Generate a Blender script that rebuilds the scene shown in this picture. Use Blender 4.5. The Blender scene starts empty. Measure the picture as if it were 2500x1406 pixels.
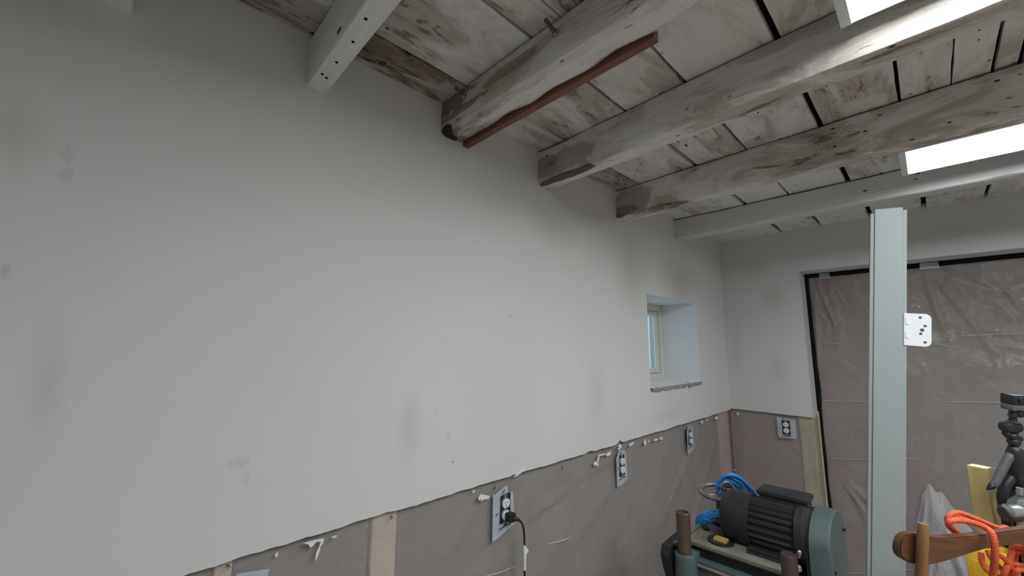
import bpy, bmesh, math, random
from mathutils import Vector, Matrix, noise

# ------------------------------------------------------------------ camera
scene = bpy.context.scene
col = scene.collection
FPX, YAW, PITCH, ROLL = 996.5, 0.7942, 0.1438, 0.0049
CAM = Vector((-3.4643, -1.1275, 1.70))
fw = Vector((math.cos(YAW)*math.cos(PITCH), math.sin(YAW)*math.cos(PITCH), math.sin(PITCH)))
rt = fw.cross(Vector((0, 0, 1))).normalized()
up = rt.cross(fw)
rt, up = rt*math.cos(ROLL)+up*math.sin(ROLL), -rt*math.sin(ROLL)+up*math.cos(ROLL)
cd = bpy.data.cameras.new('camera')
cd.sensor_fit = 'HORIZONTAL'; cd.sensor_width = 36.0
cd.lens = 36.0*FPX/2500.0; cd.clip_start = 0.02
cam = bpy.data.objects.new('camera', cd); col.objects.link(cam)
m = Matrix((rt, up, -fw)).transposed().to_4x4(); m.translation = CAM
cam.matrix_world = m
scene.camera = cam

# ------------------------------------------------------------------ light and exposure
world = bpy.data.worlds.new('overcast_sky'); scene.world = world
world.use_nodes = True
bg = world.node_tree.nodes['Background']
bg.inputs['Color'].default_value = (0.66, 0.80, 0.95, 1); bg.inputs['Strength'].default_value = 0.55
LAMP = 11.0                                   # radiance of the fluorescent diffusers
vs = scene.view_settings
vs.view_transform = 'Standard'; vs.look = 'None'; vs.gamma = 1.0; vs.use_curve_mapping = False
vs.exposure = 0.70

H = 2.55                                     # underside of the ceiling boards
ZB = 1.232                                   # lower edge of the plaster
XB, YR = -5.4, -3.7                          # back wall and right wall (behind / beside the viewer)

# ------------------------------------------------------------------ helpers
def ray(px, py):
    return fw+rt*((px-1250)/FPX)+up*((703-py)/FPX)
def at(px, py, t):                           # point at optical depth t
    return CAM+ray(px, py)*t
def pl(px, py, axis, v):
    d = ray(px, py); return CAM+d*((v-CAM[axis])/d[axis])
def wl(px, py, y=0.0): return pl(px, py, 1, y)
def we(px, py, x=0.0): return pl(px, py, 0, x)

def mesh(name, verts, faces, mat=None, parent=None, smooth=False, loc=None):
    me = bpy.data.meshes.new(name); me.from_pydata([tuple(v) for v in verts], [], faces)
    bm = bmesh.new(); bm.from_mesh(me)
    bmesh.ops.recalc_face_normals(bm, faces=bm.faces); bm.to_mesh(me); bm.free()
    return link(name, me, mat, parent, smooth, loc)
def link(name, me, mat=None, parent=None, smooth=False, loc=None):
    if mat: me.materials.append(mat)
    if smooth:
        for p in me.polygons: p.use_smooth = True
        if smooth != 'all':
            try: me.set_sharp_from_angle(angle=math.radians(38))
            except Exception: pass
    o = bpy.data.objects.new(name, me); col.objects.link(o)
    if parent:
        o.parent = parent
        o.matrix_parent_inverse = Matrix.Translation(-parent.location) if parent.type == 'EMPTY' and False else Matrix.Identity(4)
        o.location = -parent.location
    if loc: o.location = Vector(loc)-(parent.location if parent else Vector())
    return o
def empty(name, loc=(0, 0, 0)):
    o = bpy.data.objects.new(name, None); o.empty_display_size = 0.05
    o.location = loc; col.objects.link(o); return o
def tag(o, label, cat, group=None):
    o['label'] = label; o['category'] = cat
    if group: o['group'] = group
    return o
def struct(o, label=None):
    o['kind'] = 'structure'
    if label: o['label'] = label
    return o

class MB:                                    # collects shapes given in world coordinates
    def __init__(s): s.v = []; s.f = []
    def add(s, v, f):
        n = len(s.v); s.v += [Vector(a) for a in v]; s.f += [tuple(i+n for i in q) for q in f]; return s
    def box(s, a, b, M=None):
        x0, y0, z0 = a; x1, y1, z1 = b
        v = [Vector(q) for q in ((x0,y0,z0),(x1,y0,z0),(x1,y1,z0),(x0,y1,z0),(x0,y0,z1),(x1,y0,z1),(x1,y1,z1),(x0,y1,z1))]
        if M: v = [M@q for q in v]
        return s.add(v, [(0,3,2,1),(4,5,6,7),(0,1,5,4),(1,2,6,5),(2,3,7,6),(3,0,4,7)])
    def bbox(s, a, b, r=0.004, M=None):       # bevelled box
        bm = bmesh.new()
        a, b = Vector(a), Vector(b); c = (a+b)/2; d = b-a
        bmesh.ops.create_cube(bm, size=1)
        for q in bm.verts: q.co = Vector((q.co.x*d.x, q.co.y*d.y, q.co.z*d.z))+c
        bmesh.ops.bevel(bm, geom=bm.edges[:], offset=r, segments=2, affect='EDGES', profile=0.5)
        bm.verts.ensure_lookup_table()
        s.add([(M@q.co if M else q.co) for q in bm.verts], [tuple(w.index for w in f.verts) for f in bm.faces]); bm.free(); return s
    def rings(s, R, cap=True, closed=False):
        n = len(R[0]); v = [p for r in R for p in r]; f = []
        k = len(R)
        for i in range(k if closed else k-1):
            for j in range(n):
                a, b = i*n+j, i*n+(j+1) % n; c = ((i+1) % k)*n
                f.append((a, b, c+(j+1) % n, c+j))
        if cap and not closed: f += [tuple(range(n))[::-1], tuple((k-1)*n+j for j in range(n))]
        return s.add(v, f)
    def tube(s, pts, r, n=10, cap=True, closed=False):
        pts = [Vector(p) for p in pts]; R = []
        k = len(pts); nrm = None
        for i, p in enumerate(pts):
            if closed: t = pts[(i+1) % k]-pts[i-1]
            else: t = pts[min(i+1, k-1)]-pts[max(i-1, 0)]
            t.normalize()
            if nrm is None: nrm = t.orthogonal().normalized()
            nrm = (nrm-t*nrm.dot(t)).normalized(); b = t.cross(nrm)
            rr = r[i] if isinstance(r, (list, tuple)) else r
            R.append([p+(nrm*math.cos(2*math.pi*j/n)+b*math.sin(2*math.pi*j/n))*rr for j in range(n)])
        return s.rings(R, cap, closed)
    def lathe(s, o, axis, prof, n=24):        # prof: (distance along axis, radius)
        o = Vector(o); axis = Vector(axis).normalized(); u = axis.orthogonal().normalized(); w = axis.cross(u)
        return s.rings([[o+axis*h+(u*math.cos(2*math.pi*j/n)+w*math.sin(2*math.pi*j/n))*r for j in range(n)] for h, r in prof])
    def prism(s, poly, ext):                  # poly: 3D points, ext: vector
        n = len(poly); ext = Vector(ext); a = [Vector(q) for q in poly]; b = [q+ext for q in a]
        return s.add(a+b, [tuple(range(n))[::-1], tuple(range(n, 2*n))]+[(i, (i+1) % n, n+(i+1) % n, n+i) for i in range(n)])
    def build(s, name, mat, parent=None, smooth=False):
        return mesh(name, s.v, s.f, mat, parent, smooth)

def spline(pts, sub=8):                      # Catmull-Rom
    P = [Vector(p) for p in pts]; P = [P[0]*2-P[1]]+P+[P[-1]*2-P[-2]]; out = []
    for i in range(1, len(P)-2):
        a, b, c, d = P[i-1:i+3]
        for k in range(sub):
            t = k/sub
            out.append(0.5*((2*b)+(c-a)*t+(2*a-5*b+4*c-d)*t*t+(3*b-a-3*c+d)*t**3))
    out.append(P[-2]); return out
def nz(x, y=0.0, z=0.0): return noise.noise(Vector((x, y, z)))

# ------------------------------------------------------------------ materials
class NT:
    def __init__(s, name):
        s.m = bpy.data.materials.new(name); s.m.use_nodes = True
        s.t = s.m.node_tree; s.b = s.t.nodes['Principled BSDF']
        s.out = s.t.nodes['Material Output']
    def n(s, typ, **kw):
        o = s.t.nodes.new(typ)
        for k, v in kw.items():
            if k.startswith('_'): setattr(o, k[1:], v)
            else: o.inputs[k.replace('_', ' ')].default_value = v
        return o
    def l(s, a, b): s.t.links.new(a, b)
    def coord(s): return s.n('ShaderNodeTexCoord').outputs['Object']
    def math(s, op, a, b=None, clamp=False):
        o = s.n('ShaderNodeMath', _operation=op, _use_clamp=clamp)
        for i, q in enumerate((a, b)):
            if q is None: continue
            if isinstance(q, (int, float)): o.inputs[i].default_value = q
            else: s.l(q, o.inputs[i])
        return o.outputs[0]
    def noise(s, vec, scale, detail=5, rough=0.6, dist=0.0, stretch=None, off=None):
        if stretch:
            mp = s.n('ShaderNodeMapping'); mp.inputs['Scale'].default_value = stretch; s.l(vec, mp.inputs['Vector'])
            if off is not None: s.l(off, mp.inputs['Location'])
            vec = mp.outputs[0]
        o = s.n('ShaderNodeTexNoise', Scale=scale, Detail=detail, Roughness=rough, Distortion=dist); s.l(vec, o.inputs['Vector'])
        return o.outputs['Fac']
    def ramp(s, fac, stops, interp='LINEAR'):
        o = s.n('ShaderNodeValToRGB'); cr = o.color_ramp; cr.interpolation = interp
        while len(cr.elements) < len(stops): cr.elements.new(0.5)
        for e, (p, c) in zip(cr.elements, stops):
            e.position = p; e.color = (c, c, c, 1) if isinstance(c, (int, float)) else (*c, 1)
        s.l(fac, o.inputs['Fac']); return o.outputs['Color']
    def mix(s, fac, a, b, mode='MIX'):
        o = s.n('ShaderNodeMix', _data_type='RGBA', _blend_type=mode)
        for i, q in ((0, fac), (6, a), (7, b)):
            if isinstance(q, (int, float)): o.inputs[i].default_value = q
            elif isinstance(q, tuple): o.inputs[i].default_value = (*q, 1)
            else: s.l(q, o.inputs[i])
        return o.outputs[2]
    def blob(s, vec, c, r, soft=0.5, nscale=6.0, namp=0.9):  # ragged ellipsoid mask
        a = s.n('ShaderNodeVectorMath', _operation='SUBTRACT'); s.l(vec, a.inputs[0]); a.inputs[1].default_value = c
        b = s.n('ShaderNodeVectorMath', _operation='DIVIDE'); s.l(a.outputs[0], b.inputs[0]); b.inputs[1].default_value = r
        d = s.n('ShaderNodeVectorMath', _operation='LENGTH'); s.l(b.outputs[0], d.inputs[0])
        q = s.noise(vec, nscale, 4, 0.6)
        e = s.math('ADD', d.outputs['Value'], s.math('MULTIPLY', s.math('SUBTRACT', q, 0.5), namp))
        mr = s.n('ShaderNodeMapRange'); s.l(e, mr.inputs['Value'])
        mr.inputs['From Min'].default_value = 1.0; mr.inputs['From Max'].default_value = 1.0-soft
        return mr.outputs['Result']
    def bump(s, h, strength=0.3, dist=0.01):
        o = s.n('ShaderNodeBump', Strength=strength, Distance=dist); s.l(h, o.inputs['Height'])
        s.l(o.outputs[0], s.b.inputs['Normal'])
    def done(s, colr=None, rough=0.6, metal=0.0, spec=0.5):
        if colr is not None:
            if isinstance(colr, tuple): s.b.inputs['Base Color'].default_value = (*colr, 1)
            else: s.l(colr, s.b.inputs['Base Color'])
        if isinstance(rough, (int, float)): s.b.inputs['Roughness'].default_value = rough
        else: s.l(rough, s.b.inputs['Roughness'])
        s.b.inputs['Metallic'].default_value = metal
        s.b.inputs['Specular IOR Level'].default_value = spec
        return s.m

def plain(name, c, rough=0.6, metal=0.0, var=0.12, scale=18.0, spec=0.5, dirt=None, bump=0.0):
    t = NT(name); v = t.coord(); q = t.noise(v, scale, 5, 0.65)
    lo = tuple(x*(1-var) for x in c); hi = tuple(min(1, x*(1+var)) for x in c)
    cc = t.ramp(q, [(0.3, lo), (0.7, hi)])
    if dirt:
        d = t.ramp(t.noise(v, scale*0.35, 6, 0.7), [(dirt[1], 0.0), (dirt[1]+0.15, 1.0)])
        cc = t.mix(t.math('MULTIPLY', d, dirt[2]), cc, dirt[0])
    if bump: t.bump(q, bump, 0.004)
    return t.done(cc, rough, metal, spec)

def whitewash(name, grain, paint=(0.76, 0.75, 0.725), wash=(0.54, 0.495, 0.44), bare=(0.20, 0.15, 0.108),
              dark=(0.040, 0.029, 0.024), patches=(), cover=0.0, specks=1.0):
    """old whitewashed wood: flaking paint over tan wash over brown timber; obj.color red = wear"""
    t = NT(name); v = t.coord()
    oi = t.n('ShaderNodeObjectInfo')
    sep = t.n('ShaderNodeSeparateColor'); t.l(oi.outputs['Color'], sep.inputs['Color'])
    comb = t.n('ShaderNodeCombineXYZ'); rr = t.math('MULTIPLY', oi.outputs['Random'], 37.0)
    for i in range(3): t.l(rr, comb.inputs[i])
    off = comb.outputs[0]
    ax = 0 if grain == 'x' else 1
    def stretch(k): q = [1, 1, 1]; q[ax] = k; return tuple(q)
    a = t.noise(v, 9.0, 9, 0.66, 0.9, stretch(0.34), off)          # flaking
    b = t.noise(v, 70.0, 4, 0.6, 0.2, stretch(0.045), off)         # grain
    c = t.noise(v, 2.6, 3, 0.5, 0.3, stretch(0.45), off)           # large patches
    d = t.noise(v, 22.0, 6, 0.7, 0.6, stretch(0.22), off)          # bare streaks
    f = t.math('ADD', t.math('MULTIPLY', a, 0.60), t.math('MULTIPLY', c, 0.40))
    f = t.math('ADD', f, t.math('MULTIPLY', t.math('SUBTRACT', b, 0.5), 0.07))
    f = t.math('ADD', f, t.math('MULTIPLY', t.math('SUBTRACT', sep.outputs[0], 0.5), 0.26))
    f = t.math('SUBTRACT', f, cover)
    mid = tuple(x*0.6+y*0.4 for x, y in zip(paint, wash))
    cc = t.ramp(f, [(0.455, paint), (0.485, mid), (0.515, mid), (0.535, wash), (0.60, tuple(x*0.8 for x in wash)), (0.66, bare), (0.82, dark)])
    cc = t.mix(t.math('MULTIPLY', t.ramp(b, [(0.35, 1.0), (0.6, 0.0)]), 0.22), cc, wash)
    g = t.math('ADD', d, t.math('MULTIPLY', t.math('SUBTRACT', f, 0.5), 0.9))
    cc = t.mix(t.math('MULTIPLY', t.ramp(g, [(0.63, 0.0), (0.67, 1.0)]), 0.85), cc, bare)
    cc = t.mix(t.ramp(g, [(0.74, 0.0), (0.77, 1.0)]), cc, dark)
    for sc, wdt, lo in ((13.0, 0.05, 0.44), (31.0, 0.08, 0.52)):
        vo = t.n('ShaderNodeTexVoronoi', Scale=sc)
        mp = t.n('ShaderNodeMapping'); mp.inputs['Scale'].default_value = stretch(0.5)
        t.l(v, mp.inputs['Vector']); t.l(off, mp.inputs['Location']); t.l(mp.outputs[0], vo.inputs['Vector'])
        sp = t.ramp(vo.outputs['Distance'], [(wdt*specks, 1.0), (wdt*1.6*specks, 0.0)])
        gate = t.ramp(t.noise(v, 3.0+sc*.1, 2, 0.5, 0, (1, 1, 1), off), [(lo, 0.0), (lo+.05, 1.0)])
        cc = t.mix(t.math('MULTIPLY', sp, gate), cc, dark)
    for (cen, rad, colr, amt) in patches:
        k = t.blob(v, cen, rad, 0.16, 22.0, 1.1)
        cc = t.mix(t.math('MULTIPLY', k, amt), cc, colr)
    t.bump(t.math('ADD', t.math('MULTIPLY', a, 0.7), t.math('ADD', t.math('MULTIPLY', b, 0.35), t.math('MULTIPLY', d, -0.5))), 0.7, 0.008)
    return t.done(cc, 0.75, 0, 0.25)

def plaster(name, base, patches, swap=False):
    t = NT(name); v = t.coord()
    big = t.noise(v, 1.3, 3, 0.5, 0.3, (1, 1, 0.7))
    cc = t.ramp(big, [(0.3, tuple(x*0.955 for x in base)), (0.7, base)])
    tint = t.noise(v, 2.2, 2, 0.5, 0)
    cc = t.mix(t.ramp(tint, [(0.45, 0.0), (0.7, 0.35)]), cc, tuple(x*k for x, k in zip(base, (1.0, 0.985, 0.955))))
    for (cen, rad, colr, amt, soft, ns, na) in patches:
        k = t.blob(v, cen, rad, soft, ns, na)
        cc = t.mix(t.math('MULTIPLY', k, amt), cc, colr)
    fine = t.noise(v, 90, 3, 0.6)
    lo = t.noise(v, 4, 3, 0.55)
    t.bump(t.math('ADD', t.math('MULTIPLY', fine, 0.04), t.math('MULTIPLY', lo, 0.9)), 0.25, 0.012)
    return t.done(cc, 0.62, 0, 0.3)

def film(name, tint, body, rough=0.28):
    """milky polythene sheet"""
    t = NT(name); v = t.coord()
    t.b.inputs['Base Color'].default_value = (*tint, 1); t.b.inputs['Roughness'].default_value = rough
    t.b.inputs['Specular IOR Level'].default_value = 0.5
    q = t.noise(v, 5, 4, 0.6, 0.4)
    t.bump(t.noise(v, 7, 5, 0.6, 1.2), 0.5, 0.025)
    tr = t.n('ShaderNodeBsdfTransparent'); tr.inputs['Color'].default_value = (0.93, 0.93, 0.93, 1)
    mx = t.n('ShaderNodeMixShader')
    t.l(t.ramp(q, [(0.3, body-0.07), (0.7, body+0.07)]), mx.inputs[0])
    t.l(tr.outputs[0], mx.inputs[1]); t.l(t.b.outputs[0], mx.inputs[2]); t.l(mx.outputs[0], t.out.inputs['Surface'])
    return t.m

M = {}
M['dark_void'] = plain('attic_void_black', (0.012, 0.010, 0.009), 0.9)  # near-black colour stands in for the unlit void above the board gaps
M['floor'] = plain('concrete_floor', (0.55, 0.545, 0.535), 0.8, scale=3, bump=0.2)
M['plain_wall'] = plain('painted_wall', (0.66, 0.645, 0.62), 0.7, var=0.03, scale=2)
M['board'] = whitewash('whitewashed_board', 'x')
M['film'] = film('vapour_barrier_film', (0.50, 0.485, 0.47), 0.36)
M['film_door'] = film('door_film', (0.52, 0.50, 0.495), 0.38, 0.13)
M['film_heap'] = film('bunched_film', (0.84, 0.84, 0.86), 0.44, 0.16)
M['tape'] = film('clear_tape', (0.70, 0.76, 0.82), 0.50, 0.3)
M['insul'] = plain('pink_insulation', (0.335, 0.275, 0.245), 0.95, var=0.06, scale=2.5, spec=0.0)
M['insul2'] = plain('rosy_insulation', (0.41, 0.285, 0.255), 0.95, var=0.08, scale=5, spec=0.0)
M['insul3'] = plain('tan_insulation', (0.37, 0.315, 0.265), 0.95, var=0.08, scale=5, spec=0.0)
M['stud'] = plain('pine_stud', (0.86, 0.68, 0.54), 0.8, var=0.08, scale=9, spec=0.1)
M['stud_pink'] = plain('rosy_stud', (0.72, 0.50, 0.43), 0.8, var=0.08, scale=9, spec=0.1)
M['stud_yellow'] = plain('yellow_stud', (0.66, 0.54, 0.36), 0.8, var=0.1, scale=9, spec=0.1)
M['gasket'] = plain('black_gasket', (0.012, 0.012, 0.014), 0.9, spec=0.1)
M['smear'] = plain('wet_plaster', (0.80, 0.79, 0.77), 0.7, var=0.05)
M['pencil'] = plain('marker_ink', (0.02, 0.02, 0.02), 0.8)
M['white_frame'] = plain('white_window_frame', (0.70, 0.68, 0.62), 0.45, var=0.03)
M['reveal'] = plain('reveal_plaster', (0.78, 0.79, 0.80), 0.7, var=0.03, scale=6)
M['sill_edge'] = plain('broken_sill_edge', (0.30, 0.28, 0.30), 0.9, var=0.3, scale=60)
M['shim'] = plain('red_brown_board', (0.20, 0.085, 0.055), 0.7, var=0.2, scale=12, bump=0.2)
M['bolt'] = plain('bolt_steel', (0.10, 0.085, 0.075), 0.55, 0.6, var=0.3)
M['bolt_nut'] = plain('nut_steel', (0.30, 0.28, 0.26), 0.5, 0.6, var=0.3)
M['white_pvc'] = plain('white_vinyl', (0.35, 0.40, 0.40), 0.35, var=0.02)
M['hinge'] = plain('white_hinge_enamel', (0.84, 0.86, 0.88), 0.3, var=0.02)
M['hole'] = plain('screw_hole', (0.10, 0.10, 0.10), 0.7)
M['navy'] = plain('outlet_box_navy', (0.012, 0.022, 0.05), 0.5)
M['ivory'] = plain('receptacle_white', (0.80, 0.80, 0.78), 0.35, var=0.03)
M['steel'] = plain('strap_steel', (0.45, 0.46, 0.47), 0.35, 0.8)
M['black_rubber'] = plain('black_rubber', (0.012, 0.012, 0.012), 0.5)
M['green'] = plain('machine_green_grey', (0.090, 0.125, 0.127), 0.45, var=0.10, scale=6, dirt=((0.16, 0.14, 0.11), 0.55, 0.5))
M['deck'] = plain('dusty_deck', (0.165, 0.155, 0.12), 0.7, var=0.25, scale=14, dirt=((0.27, 0.185, 0.155), 0.52, 0.8))
M['motor'] = plain('motor_black', (0.020, 0.019, 0.019), 0.5, var=0.3, scale=10, dirt=((0.11, 0.098, 0.07), 0.54, 0.7))
M['motor_cowl'] = plain('motor_cowl_black', (0.016, 0.0165, 0.019), 0.5, var=0.2, scale=10, dirt=((0.14, 0.13, 0.12), 0.6, 0.6))
M['post'] = plain('brown_steel_post', (0.15, 0.112, 0.085), 0.40, 0.55, var=0.2, scale=30)
M['post_red'] = plain('rusty_steel_post', (0.085, 0.056, 0.052), 0.42, 0.4, var=0.2, scale=30)
M['black'] = plain('black_machine', (0.015, 0.015, 0.016), 0.55, var=0.2)
M['red_band'] = plain('worn_red_band', (0.34, 0.24, 0.17), 0.6, var=0.3, scale=25)
M['wheel'] = plain('handwheel_grey', (0.24, 0.235, 0.23), 0.35, 0.6, var=0.25, scale=30)
M['blue'] = plain('blue_cord', (0.015, 0.21, 0.50), 0.35, var=0.1)
M['yellow_terminal'] = plain('yellow_terminal', (0.50, 0.34, 0.10), 0.5)
M['brown_wood'] = NT('brown_arm_wood')
_t = M['brown_wood']; _v = _t.coord()
M['brown_wood'] = _t.done(_t.ramp(_t.noise(_v, 40, 5, 0.6, 0.4, (0.6, 0.6, 1.6)), [(0.3, (0.095, 0.038, 0.018)), (0.7, (0.165, 0.072, 0.034))]), 0.42)
M['peg_wood'] = plain('peg_wood', (0.25, 0.125, 0.05), 0.5, var=0.15, scale=25)
M['pine'] = NT('pine_post_wood')
_t = M['pine']; _v = _t.coord()
_c = _t.ramp(_t.noise(_v, 30, 5, 0.6, 0.4, (1, 1, 0.12)), [(0.3, (0.42, 0.31, 0.125)), (0.7, (0.53, 0.41, 0.19))])
_c = _t.mix(_t.blob(_v, tuple(at(2410, 1220, 1.1)), (0.012, 0.008, 0.012), 0.5, 30, 0.6), _c, (0.22, 0.12, 0.04))
M['pine'] = _t.done(_c, 0.65)
M['pine_end'] = plain('pine_end_grain', (0.80, 0.70, 0.48), 0.7, var=0.06)
M['yellow'] = plain('yellow_plastic', (0.80, 0.48, 0.03), 0.35, var=0.05)
M['tripod'] = plain('tripod_black', (0.018, 0.019, 0.021), 0.45, var=0.2)
M['tripod_grey'] = plain('tripod_grey', (0.11, 0.11, 0.115), 0.5, var=0.2)
M['silver'] = plain('cast_silver', (0.42, 0.45, 0.46), 0.35, 0.7, var=0.15)
M['white_cable'] = plain('white_cable', (0.8, 0.8, 0.8), 0.4)
M['bench'] = plain('bench_top_wood', (0.38, 0.27, 0.17), 0.6, var=0.15)
_t = NT('orange_rope'); _v = _t.coord()
_w = _t.n('ShaderNodeTexVoronoi', Scale=420.0); _t.l(_v, _w.inputs['Vector'])
_t.bump(_w.outputs['Distance'], 0.6, 0.003)
M['rope'] = _t.done(_t.ramp(_w.outputs['Distance'], [(0.1, (0.92, 0.20, 0.075)), (0.8, (0.72, 0.085, 0.03))]), 0.75)
def emis(name, c, s):
    t = NT(name); e = t.n('ShaderNodeEmission'); e.inputs['Color'].default_value = (*c, 1); e.inputs['Strength'].default_value = s
    t.l(e.outputs[0], t.out.inputs['Surface']); return t.m
M['diffuser'] = emis('lit_diffuser', (0.93, 0.975, 1.0), LAMP)
M['housing'] = plain('fixture_white_steel', (0.75, 0.78, 0.76), 0.4, var=0.02)
_t = NT('fixture_end_plastic')
M['end_cap'] = _t.done((0.72, 0.80, 0.76), 0.3)
_t.b.inputs['Subsurface Weight'].default_value = 0.0
_t = NT('window_glass'); _g = _t.n('ShaderNodeBsdfGlossy'); _g.inputs['Roughness'].default_value = 0.05
_tr = _t.n('ShaderNodeBsdfTransparent'); _tr.inputs['Color'].default_value = (0.86, 0.93, 0.97, 1); _mx = _t.n('ShaderNodeMixShader'); _mx.inputs[0].default_value = 0.06
_t.l(_tr.outputs[0], _mx.inputs[1]); _t.l(_g.outputs[0], _mx.inputs[2]); _t.l(_mx.outputs[0], _t.out.inputs['Surface']); M['glass'] = _t.m

# ------------------------------------------------------------------ structure: floor, far walls, ceiling
struct(MB().box((XB-0.1, YR-0.1, -0.12), (0.5, 0.4, 0.0)).build('floor', M['floor']), 'grey concrete workshop floor')
struct(MB().box((XB-0.1, YR-0.1, 0), (XB, 0.0, H+0.06)).build('wall_back', M['plain_wall']))
struct(MB().box((XB, YR-0.1, 0), (0.2, YR, H+0.06)).build('wall_right', M['plain_wall']))
ceiling = struct(MB().box((XB-0.1, YR-0.1, H+0.045), (0.4, 0.4, H+0.12)).build('ceiling', M['dark_void']), 'old ceiling of whitewashed boards laid over rough beams')

# ceiling boards: one object per board per bay; butt joints lie over the beams
BEAMS = [  # x left face, x right face, underside, drift per metre
    (-3.560, -3.497, 2.398, 0.00), (-3.150, -3.094, 2.405, -0.02), (-2.711, -2.612, 2.430, -0.012), (-2.203, -2.112, 2.397, -0.032),
    (-1.566, -1.480, 2.388, -0.032), (-0.842, -0.745, 2.421, -0.005)]
HID = [(-4.26, -4.17, 2.40, 0.0), (-4.93, -4.84, 2.40, 0.0)]
cent = sorted([(a+b)/2 for a, b, _, _ in BEAMS+HID])
bays = list(zip([XB]+cent, cent+[0.012]))
random.seed(4)
far = [-1.66, -1.90, -2.12, -2.36, -2.60, -2.85, -3.08, -3.30, -3.52, YR]
wide = {-0.137: .005, -0.432: .010, -0.535: .004, -0.652: .009, -0.912: .019, -1.135: .009, -1.257: .005, -1.345: .009, -1.40: .013}
def bay_edges(k, x0):
    e = [-0.137, -0.432, -0.535, -0.652, -0.912, -1.135, -1.257, -1.345, -1.40]
    if not (abs(x0+3.12) < .1 or abs(x0+2.16) < .1): e.remove(-0.535)
    if x0 > -0.9: e = [-0.437, -0.670, -0.937, -1.18, -1.425]
    return e+far
for bi, (x0, x1) in enumerate(bays):
    y = 0.012
    for ei, e in enumerate(bay_edges(bi, x0)):
        g = wide.get(e, random.choice([.005, .008, .012]))
        if abs(x0+1.84) < .35 and e == -0.432: g = .015
        if abs(x0+1.523) < .1: g = {-0.432: .018, -0.652: .009, -0.912: .022}.get(e, g)
        if x0 > -0.9 and ei < 5: g = (.022, .016, .024, .022, .016)[ei]
        ya, yb = y, e+g/2; y = e-g/2
        n = max(4, int((x1-x0)/0.05)); dz = random.uniform(0, 0.004); th = 0.022
        v = []; f = []
        for i in range(n+1):
            x = x0+0.001+(x1-x0-0.002)*i/n
            ja = nz(x*9, ya*31, 1)*0.0022 if ei else 0; jb = nz(x*9, yb*31, 5)*0.0022
            sg = nz(x*2.5, ya*7, 3)*0.0015
            v += [(x, ya+ja, H+dz+sg), (x, yb+jb, H+dz+sg+nz(x*3, yb, 9)*0.001), (x, yb+jb, H+dz+th), (x, ya+ja, H+dz+th)]
        for i in range(n):
            a = 4*i; f += [(a+j, a+(j+1) % 4, a+4+(j+1) % 4, a+4+j) for j in range(4)]
        f += [(3, 2, 1, 0), (4*n, 4*n+1, 4*n+2, 4*n+3)]
        o = mesh('ceiling_board', v, f, M['board'], ceiling)
        w = random.uniform(0.30, 0.62)
        if x1 < -2.5: w = random.uniform(0.55, 0.68)
        if x1 < -2.5 and ei == 0: w = 0.98
        if x1 < -3.0: w = 0.80
        if ei in (0, 1) and -2.7 < x0 < -2: w = 0.70
        if x0 > -1.6 : w -= 0.12
        o.color = (w, 0, 0, 1)

# ------------------------------------------------------------------ beams
def beam(i, b, mat, rough=1.0, cr=0.012):
    xl, xr, zb, dr = b
    V = []; n = 110; R = []
    for k in range(n+1):
        y = 0.03+(YR-0.03)*k/n
        s = dr*(-y) if y < 0 else 0
        a0, a1 = xl+s+nz(y*2.1, i*7.7)*0.006*rough, xr+s+nz(y*2.3, i*5.1, 4)*0.006*rough
        z0 = zb+nz(y*1.7, i*3.3, 8)*0.006*rough
        ch = cr*(1+0.8*nz(y*11, i, 2)*rough)+max(0, nz(y*6, i*9, 6)-0.35)*0.05*rough
        c2 = cr*(1+0.8*nz(y*10, i, 12)*rough)
        ht = H-.0065+nz(y*5, i, 31)*.004
        ring = [(a0+.002, ht), (a0, (H+z0)/2+nz(y*8, i, 3)*.004), (a0+nz(y*15, i, 21)*.002*rough, z0+ch), (a0+ch*0.32, z0+ch*0.30), (a0+ch, z0+nz(y*17, i, 5)*.0015*rough),
                ((a0+a1)/2, z0+nz(y*7, i, 15)*.003*rough), (a1-c2, z0+nz(y*13, i, 25)*.0015*rough), (a1-c2*.3, z0+c2*.3), (a1, z0+c2), (a1, (H+z0)/2), (a1, ht)]
        R.append([(x, y, z) for x, z in ring])
    return MB().rings(R).build('ceiling_beam', mat, None, 'sharp')
br = (0.075, 0.05, 0.035)
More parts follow.
